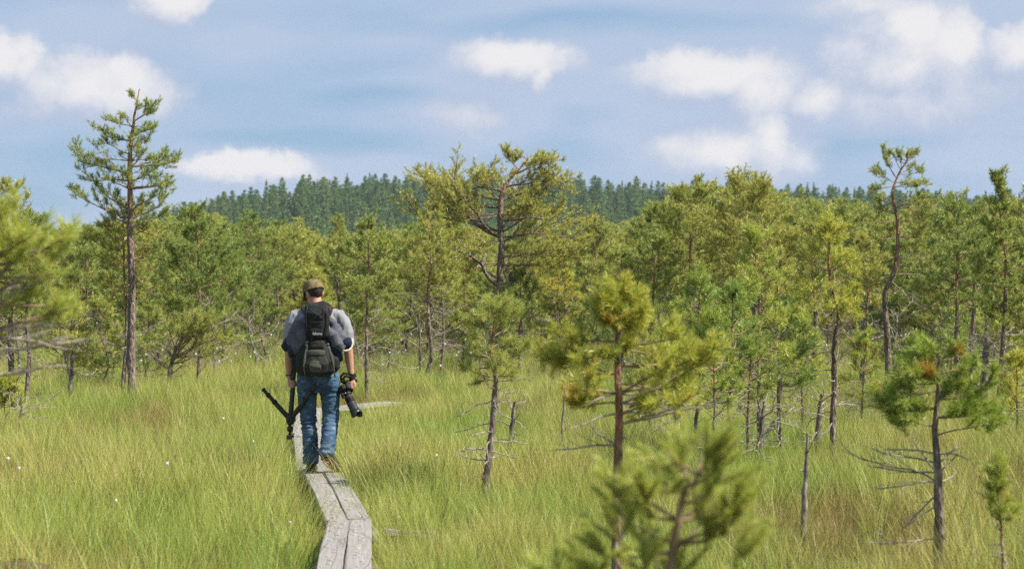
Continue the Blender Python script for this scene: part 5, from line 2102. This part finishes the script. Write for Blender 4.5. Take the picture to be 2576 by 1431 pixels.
def build_pack():
    """backpack, worn on the back (towards the camera, local -y)"""
    root = empty('backpack', (MANX, MANY, BZ))
    tag(root, 'dark charcoal hiking backpack with cords, worn on the walker\'s back', 'backpack')
    BLK = cloth('black_nylon', (.013, .0135, .014), (.028, .029, .030), 10, .4, .75)
    GRY = cloth('charcoal_nylon', (.019, .020, .019), (.042, .043, .039), 8, .4, .8)
    OLV = cloth('grey_olive_panel', (.050, .052, .042), (.088, .090, .072), 9, .4, .85)
    WEB = cloth('webbing', (.070, .074, .062), (.120, .124, .104), 60, .2)

    def soft(name, parts, mat, vox=.008, amp=.006, fs=(12, 12, 9), seed=1, parent=root):
        m = MB()
        for p in parts:
            m.tube(*p)
        o = m.build(name, mat, parent)
        bake(o, [('REMESH', dict(mode='VOXEL', voxel_size=vox)), ('SMOOTH', dict(factor=.5, iterations=4))])
        displace(o, lambda co, no: amp * fold_noise(co, fs, seed) + amp * .5 * fold_noise(co, tuple(q * 2.3 for q in fs), seed + 1))
        return o
    # main sack
    soft('main_sack', [([(0, -.215, .925), (0, -.225, .965), (0, -.228, 1.05), (0, -.222, 1.15), (.005, -.212, 1.28), (.008, -.20, 1.42), (.008, -.19, 1.52)],
                        [(.15, .055), (.185, .085), (.195, .100), (.175, .098), (.128, .090), (.115, .080), (.095, .060)], 26, (1, 0, 0), 2.7)], GRY, seed=2)
    # upper compartment, narrower, standing proud
    soft('top_pocket', [([(.025, -.272, 1.265), (.025, -.288, 1.30), (.025, -.295, 1.40), (.022, -.285, 1.49), (.022, -.265, 1.555), (.022, -.245, 1.580)],
                         [(.088, .030), (.104, .048), (.112, .055), (.118, .060), (.116, .055), (.09, .035)], 26, (1, 0, 0), 3.0)], BLK, amp=.005, seed=4)
    soft('front_pocket', [([(.022, -.300, 1.262), (.022, -.318, 1.285), (.022, -.322, 1.34), (.022, -.318, 1.395), (.022, -.305, 1.412)],
                           [(.058, .010), (.068, .022), (.074, .026), (.078, .022), (.070, .010)], 22, (1, 0, 0), 4.0)], BLK, .006, .003, seed=6)
    lid = soft('lid', [([(.03, -.235, 1.556), (.028, -.245, 1.576), (.022, -.235, 1.596)], [(.112, .070), (.108, .066), (.075, .04)], 24, (1, 0, 0), 2.6)], BLK, .007, .004, seed=8)
    # lower curved pocket and its olive band
    lo = soft('lower_pocket', [([(.012, -.285, .930), (.012, -.300, .96), (.012, -.312, 1.03), (.012, -.300, 1.10), (.012, -.285, 1.125)],
                                [(.080, .020), (.110, .034), (.125, .040), (.110, .034), (.08, .018)], 24, (1, 0, 0), 2.6)], GRY, .007, .006, seed=10)
    soft('band_panel', [([(-.085, -.318, 1.128), (-.03, -.330, 1.135), (.05, -.330, 1.137), (.100, -.318, 1.130)], [(.026, .008), (.030, .012), (.030, .012), (.026, .008)], 14, (0, 0, 1), 3.0)], OLV, .006, .003, seed=12)
    soft('mesh_panel', [([(.005, -.330, .955), (.008, -.347, 1.01), (.015, -.340, 1.065)], [(.052, .010), (.062, .016), (.045, .010)], 18)], OLV, .006, .004, seed=13, parent=lo)
    soft('middle_panel', [([(.02, -.300, 1.165), (.022, -.318, 1.19), (.024, -.315, 1.235), (.022, -.300, 1.255)], [(.062, .010), (.072, .020), (.066, .020), (.05, .01)], 18, (1, 0, 0), 3.0)], GRY, .006, .005, seed=15)
    # side pockets and hip belt
    for s in (-1, 1):
        soft('side_pocket', [([(s * .165, -.20, .955), (s * .185, -.20, 1.0), (s * .188, -.20, 1.07), (s * .170, -.19, 1.12)], [(.03, .05), (.042, .07), (.040, .07), (.026, .05)], 16)], BLK, .007, .005, seed=16 + s)
        MB().tube([(s * .14, -.17, .985), (s * .19, -.06, .985), (s * .20, .04, .98)], [(.010, .035), (.010, .030), (.006, .020)], 10, (0, 1, 0)).build('hip_belt', BLK, root)
    # shoulder straps over both shoulders
    for s in (-1, 1):
        x = .012
        pts = [(x + s * .095, -.175, 1.46), (x + s * .112, -.125, 1.520), (s * .125, -.06, 1.555), (s * .125, .03, 1.548), (s * .120, .105, 1.49), (s * .125, .135, 1.38), (s * .14, .13, 1.25), (s * .165, .09, 1.12), (s * .175, -.05, 1.02)]
        st = MB().tube(pts, [(.028, .012)] * 3 + [(.032, .013)] * 3 + [(.026, .009), (.012, .004), (.012, .004)], 12)
        st.build('shoulder_strap', BLK, root)
    # elastic cords crossing the top pocket
    C = simple('cord', (.018, .019, .018), .6, .3)
    for a in ([(-.075, -.325, 1.565), (-.02, -.352, 1.525), (.055, -.356, 1.480), (.10, -.335, 1.415)], [(.115, -.325, 1.56), (.085, -.350, 1.52), (.048, -.358, 1.49), (-.02, -.354, 1.44), (-.065, -.335, 1.412)],
              [(-.078, -.326, 1.422), (-.03, -.350, 1.416), (.05, -.354, 1.420), (.118, -.330, 1.436)], [(.055, -.357, 1.505), (.050, -.358, 1.475), (.075, -.354, 1.45)]):
        MB().tube(a, .0045, 6, (0, 1, 0)).build('cord', C, root)
    # piping edges of the upper pocket
    for s in (-1, 1):
        MB().tube([(.022 + s * .082, -.336, 1.57), (.024 + s * .100, -.342, 1.50), (.024 + s * .096, -.345, 1.40), (.025 + s * .080, -.338, 1.30)], .004, 6, (0, 1, 0)).build('piping', C, root)
    # hanging webbing with buckles
    for nm, pts in (('left', [(-.085, -.290, 1.25), (-.070, -.318, 1.19), (-.086, -.330, 1.10), (-.098, -.335, 1.02), (-.092, -.322, .95), (-.078, -.30, .865)]), ('right', [(.120, -.275, 1.235), (.140, -.300, 1.16), (.168, -.305, 1.06), (.182, -.295, .97), (.190, -.285, .905)])):
        MB().tube(pts, [(.010, .0022)] * (len(pts) - 2) + [(.006, .002)] * 2, 8).build('strap', WEB, root)
    for c in ((-.066, -.320, 1.235), (-.072, -.326, 1.205), (.125, -.292, 1.215)):
        MB().box(c, (.026, .008, .018), (R(-8), 0, 0), .003).build('buckle', simple('buckle_plastic', (.16, .16, .145), .5), root)
    MB().box((.142, -.300, 1.535), (.012, .006, .055), (0, R(-6), R(20)), .002).build('red_tag', cloth('red_tape', (.16, .02, .03), (.26, .04, .05), 40), root)
    # maker's name in white
    cu = bpy.data.curves.new('lettering', 'FONT')
    cu.body = 'lafuma'
    cu.size = .034
    cu.align_x = 'CENTER'
    cu.extrude = .0006
    cu.offset = .0007
    to = bpy.data.objects.new('lettering_source', cu)
    COL.objects.link(to)
    bpy.context.view_layer.update()
    me = bpy.data.meshes.new_from_object(to.evaluated_get(bpy.context.evaluated_depsgraph_get()))
    bpy.data.objects.remove(to)
    o = link('lettering', me, simple('white_print', (.48, .48, .47), .6), root)
    o.location = (.032, -.3525, 1.304)
    o.rotation_euler = (R(90), 0, 0)


def build_jacket():
    """hooded jacket stuffed between pack and straps, hanging out on both sides"""
    root = empty('jacket', (MANX, MANY, BZ))
    tag(root, 'rolled blue-grey jacket bulging out on both sides of the backpack', 'jacket')
    OUT = cloth('slate_fleece', (.062, .066, .082), (.115, .120, .142), 12, .4)
    NAV = cloth('navy_lining', (.014, .018, .036), (.030, .036, .062), 14, .4)

    def lump(name, tubes, mat, seed, amp=.016):
        m = MB()
        for t in tubes:
            m.tube(*t)
        o = m.build(name, mat, root)
        bake(o, [('REMESH', dict(mode='VOXEL', voxel_size=.0075)), ('SMOOTH', dict(factor=.5, iterations=5))])

        def fold(co, no):
            # folds run diagonally outward and down
            q = np.column_stack([co[:, 0] * .75 + co[:, 2] * .65, co[:, 1], co[:, 2] * .75 - co[:, 0] * .65]) if co[:, 0].mean() > 0 else np.column_stack([co[:, 0] * .75 - co[:, 2] * .65, co[:, 1], co[:, 2] * .75 + co[:, 0] * .65])
            a = fold_noise(q, (7, 12, 26), seed)
            b = fold_noise(q, (15, 20, 45), seed + 3)
            return amp * (1 - np.abs(a) * 2.4) * .6 + amp * .28 * b
        displace(o, fold)
        return o
    # left: sleeve-like roll from behind the pack out and down
    lump('body_panel', [([(-.055, -.20, 1.47), (-.120, -.215, 1.40), (-.170, -.22, 1.32), (-.205, -.20, 1.25), (-.235, -.16, 1.205)], [(.03, .03), (.060, .045), (.082, .055), (.078, .06), (.055, .05)], 16, (0, 0, 1)),
                        ([(-.07, -.245, 1.33), (-.12, -.26, 1.27), (-.165, -.245, 1.20), (-.19, -.22, 1.13)], [(.045, .03), (.07, .045), (.07, .05), (.04, .04)], 16, (0, 0, 1))], OUT, 21)
    lump('lining', [([(-.185, -.215, 1.275), (-.250, -.175, 1.225), (-.300, -.12, 1.175), (-.290, -.10, 1.150)], [(.05, .03), (.056, .04), (.040, .035), (.02, .02)], 14, (0, 0, 1)),
                    ([(-.19, -.23, 1.21), (-.225, -.215, 1.15), (-.225, -.20, 1.09)], [(.05, .035), (.045, .04), (.025, .025)], 14, (0, 0, 1))], NAV, 25, .010)
    # right: bulging hood with a pale trimmed edge
    lump('sleeve', [([(.125, -.215, 1.46), (.165, -.225, 1.40), (.195, -.225, 1.33), (.235, -.20, 1.26), (.285, -.165, 1.20)], [(.02, .025), (.038, .035), (.058, .048), (.066, .052), (.046, .045)], 16, (0, 0, 1)),
                    ([(.125, -.245, 1.345), (.165, -.262, 1.30), (.205, -.25, 1.22), (.255, -.22, 1.17)], [(.03, .03), (.048, .042), (.052, .045), (.036, .036)], 16, (0, 0, 1))], OUT, 31)
    lump('hood_lining', [([(.255, -.215, 1.255), (.300, -.20, 1.225), (.325, -.175, 1.190)], [(.045, .03), (.055, .04), (.035, .035)], 14, (0, 0, 1)),
                         ([(.115, -.25, 1.33), (.135, -.275, 1.28), (.15, -.27, 1.24)], [(.025, .02), (.035, .025), (.02, .02)], 12, (0, 0, 1)),
                         ([(.17, -.24, 1.20), (.215, -.215, 1.13), (.225, -.195, 1.05)], [(.04, .03), (.045, .04), (.03, .03)], 12, (0, 0, 1))], NAV, 35, .008)
    pts = [(.342, -.205, 1.265), (.348, -.215, 1.225), (.340, -.225, 1.185), (.318, -.240, 1.160), (.285, -.252, 1.150), (.258, -.255, 1.160)]
    MB().tube(pts, .0085, 8, (0, 1, 0)).build('pale_trim', cloth('cream_trim', (.46, .44, .36), (.60, .58, .50), 30), root)


def build_tripod():
    root = empty('tripod', (MANX, MANY, BZ))
    tag(root, 'black camera tripod carried upside down in the walker\'s left hand', 'tripod')
    BK = simple('black_metal', (.012, .013, .012), .38, .5, .0, 30, .3)
    RB = simple('tripod_rubber', (.018, .018, .016), .8)
    GR = simple('grey_alloy', (.20, .20, .18), .35, .5, .6)
    hub = Vector((-.256, -.03, .495))

    def leg(end, top_r=.0165):
        end = Vector(end)
        d = end - hub
        L = d.length
        t = lambda a: hub + d * a
        X = (0, 0, 1) if abs(d.normalized().z) < .9 else (1, 0, 0)
        o = MB().tube([t(.06), t(.55)], [.0245, .0230], 12, X).build('leg', BK, root, True, 40)
        MB().tube([t(.54), t(.555), t(.60), t(.61)], [.0235, .0270, .0270, .022], 12, X).build('clamp', RB, o, True, 40)
        MB().tube([t(.60), t(.78)], [.0200, .0200], 12, X).build('leg_section', BK, o, True, 40)
        MB().tube([t(.77), t(.78), t(.82), t(.83)], [.020, .0240, .0240, .019], 12, X).build('clamp', RB, o, True, 40)
        MB().tube([t(.82), t(.955)], [.0165, .0165], 12, X).build('leg_section', BK, o, True, 40)
        MB().tube([t(.95), t(.965), t(.995), t(1.0)], [.017, .0210, .0205, .016], 12, X).build('foot', RB, o, True, 40)
        MB().tube([t(.997), t(1.012)], [.0155, .010], 10, X).build('spike_cap', GR, o)
        MB().box(t(.10), (.026, .03, .03), d.to_track_quat('Z', 'Y').to_matrix(), .006).build('hinge', BK, o, False)
    leg((-.508, -.10, .790))
    leg((.014, -.22, .838))
    leg((-.216, .045, 1.09))
    b = MB()
    b.tube([hub + Vector((0, 0, -.045)), hub + Vector((0, 0, -.03)), hub + Vector((0, 0, .03)), hub + Vector((0, 0, .045))], [.026, .038, .040, .026], 14)
    for a in (0, 120, 240):
        b.box(hub + Vector((.036 * math.cos(R(a)), .036 * math.sin(R(a)), .005)), (.03, .034, .05), (0, 0, R(a)), .006)
    b.build('hub', BK, root, True, 35)
    c = hub + Vector((-.004, 0, 0))
    MB().tube([c + Vector((0, 0, -.04)), c + Vector((0, 0, -.07))], .016, 12).build('centre_column', BK, root, True, 40)
    h = MB().ball(c + Vector((0, 0, -.088)), .029, None, 16, 10)
    h.tube([c + Vector((0, 0, -.066)), c + Vector((0, 0, -.098))], [.030, .026], 14)
    ho = h.build('ball_head', BK, root, True, 40)
    MB().tube([c + Vector((0, 0, -.10)), c + Vector((-.002, 0, -.145))], .011, 10).build('neck', BK, ho)
    MB().box(c + Vector((-.004, 0, -.165)), (.052, .06, .040), (0, R(3), 0), .005).build('plate_clamp', BK, ho, False)
    MB().tube([c + Vector((.022, -.02, -.15)), c + Vector((.045, -.03, -.128))], [.006, .007], 8).build('knob', BK, ho)
    MB().tube([c + Vector((.024, 0, -.160)), c + Vector((.040, 0, -.158))], [.008, .010], 10).build('knob', BK, ho)


def build_camera():
    root = empty('photo_camera', (MANX, MANY, BZ))
    tag(root, 'black camera with long hooded lens hanging in the walker\'s right hand', 'camera')
    BK = simple('camera_black', (.012, .012, .013), .5, .4, 0, 40, .3)
    LN = simple('lens_barrel', (.020, .021, .021), .32, .5)
    RG = simple('lens_ring', (.16, .16, .155), .3, .5, .5)
    GL = simple('lens_glass', (.010, .010, .020), .06, .8)
    a = Vector((.262, -.02, .770))
    e = Vector((.398, -.115, .508))
    d = (e - a).normalized()
    M = d.to_track_quat('Z', 'Y').to_matrix()
    P = lambda s: a + d * s
    body = MB()
    body.box(a - d * .018, (.138, .100, .062), M, .014)
    body.box(a - d * .012 + M @ Vector((-.005, .058, 0)), (.060, .034, .066), M, .012)
    body.box(a - d * .012 + M @ Vector((.060, -.004, .012)), (.034, .094, .070), M, .014)
    bo = body.build('body', BK, root, True, 40)
    MB().tube([P(-.055) + M @ Vector((0, .05, 0)), P(-.072) + M @ Vector((0, .052, 0))], [(.02, .014), (.024, .016)], 12).build('eyepiece', BK, bo)
    MB().tube([P(-.03) + M @ Vector((.05, .055, 0)), P(-.03) + M @ Vector((.05, .066, 0))], .014, 12).build('dial', BK, bo)
    L = (e - a).length
    MB().tube([P(.012), P(.02), P(.075), P(.08), P(.14), P(.145), P(.20), P(.205), P(.225)], [.034, .037, .037, .040, .040, .0425, .0425, .045, .045], 24).build('lens', LN, root, True, 35)
    lens = root.children[-1]
    for s, r in ((.078, .0412), (.142, .0432), (.150, .0432), (.203, .0455)):
        MB().torus(P(s), r, .0016, M, 28, 6).build('lens_ring', RG, lens)
    for i in range(14):
        s = .088 + .0036 * i
        MB().torus(P(s), .0405, .0012, M, 24, 5).build('grip_rib', BK, lens)
    # tripod collar with foot
    col = MB().torus(P(.045), .041, .006, M, 24, 8, 1.6).build('collar', BK, root, True)
    MB().box(P(.05) + M @ Vector((-.056, -.012, 0)), (.022, .028, .055), M, .005).build('collar_foot', BK, col, False)
    MB().tube([P(.045) + M @ Vector((-.04, .022, 0)), P(.045) + M @ Vector((-.062, .03, 0))], [.006, .009], 8).build('collar_knob', RG, col)
    # petal hood: open, four-lobed rim
    vs, fs = [], []
    n = 40
    for j, (s, r) in enumerate(((.215, .0465), (.245, .050), (.275, .0535))):
        for i in range(n):
            t = 2 * math.pi * i / n
            pet = .030 * max(0, math.cos(2 * t)) ** .8 + .004 if j == 2 else 0
            vs.append(P(s + pet - (.018 if j == 2 else 0)) + M @ Vector((r * math.cos(t), r * math.sin(t), 0)))
    fs = [(j * n + i, j * n + (i + 1) % n, (j + 1) * n + (i + 1) % n, (j + 1) * n + i) for j in range(2) for i in range(n)]
    hood = MB().add(vs, fs).build('lens_hood', LN, root)
    bake(hood, [('SOLIDIFY', dict(thickness=.0035, offset=0))])
    MB().tube([P(.218), P(.226)], [.042, .040], 24).build('front_glass', GL, root)
    # strap wound round the wrist
    S = cloth('strap_webbing', (.012, .012, .012), (.030, .030, .028), 40)
    w = Vector((.322, .006, .895))
    for i, (dz, tx, ty) in enumerate(((.030, 14, 8), (.006, -10, 12), (-.016, 18, -6), (-.034, 6, 14))):
        MB().torus(w + Vector((.004 * i, 0, dz)), .036, .0075, Matrix.Rotation(R(tx), 3, 'Y') @ Matrix.Rotation(R(ty), 3, 'X'), 20, 6, 1.3).build('strap', S, root)
    MB().tube([(.288, -.02, .925), (.250, -.03, .935), (.222, -.03, .900), (.225, -.02, .855), (.262, -.01, .830), (.285, 0, .815)], [(.007, .012)] * 6, 8, (0, 1, 0)).build('strap', S, root)
    MB().tube([(.300, -.03, .900), (.262, -.04, .905), (.245, -.04, .878), (.262, -.03, .852), (.292, -.03, .865)], [(.008, .014)] * 5, 8, (0, 1, 0)).build('strap', S, root)


# ================================================================== haze
def build_haze():
    v = MB().box((0, 780, 35), (1900, 1700, 80))
    o = v.build('haze', None, None, False)
    o.data.materials.clear()
    m = Mat('summer_haze')
    pv = m.n('VolumePrincipled')
    pv.inputs['Color'].default_value = (.80, .90, 1.0, 1)
    pv.inputs['Density'].default_value = HAZE
    pv.inputs['Anisotropy'].default_value = .1
    m.L.new(pv.outputs[0], m.out.inputs['Volume'])
    o.data.materials.append(m.m)
    tag(o, 'thin bluish summer haze over the bog', kind='stuff')


HAZE = .00011
import time as _t
_t0 = _t.time()


def run(f):
    a = _t.time()
    f()
    print('%-16s %.1fs' % (f.__name__, _t.time() - a))


for f in (pine_tall, pine_big, pine_crooked, foreground, mid_pines, fill_pines, build_hill, build_grass, build_person, build_pack, build_jacket, build_tripod,
          build_camera, cotton_grass, litter, build_haze):
    run(f)
# things of one kind in one place: told apart by their order from the left
ORD = ['leftmost', 'second from left', 'third from left', 'fourth from left', 'fifth from left', 'sixth from left', 'seventh from left', 'eighth from left', 'ninth from left', 'tenth from left',
       'eleventh from left', 'twelfth from left', 'thirteenth from left', 'fourteenth from left', 'fifteenth from left', 'sixteenth from left', 'seventeenth from left', 'eighteenth from left', 'nineteenth from left', 'twentieth from left', 'twenty-first from left', 'twenty-second from left', 'twenty-third from left', 'twenty-fourth from left']
_same = {}
for o in COL.objects:
    if o.parent is None and o.get('group') and o.get('label'):
        _same.setdefault((o['group'], o['label']), []).append(o)
for (_g, _l), _os in _same.items():
    if 1 < len(_os) <= 24:
        for _i, o in enumerate(sorted(_os, key=lambda q: q.location.x / max(q.location.y, 1))):
            o['label'] = _l + ', ' + (ORD[_i] if _i < len(_os) - 1 or _i == 0 else 'rightmost')
print('script total %.1fs' % (_t.time() - _t0))
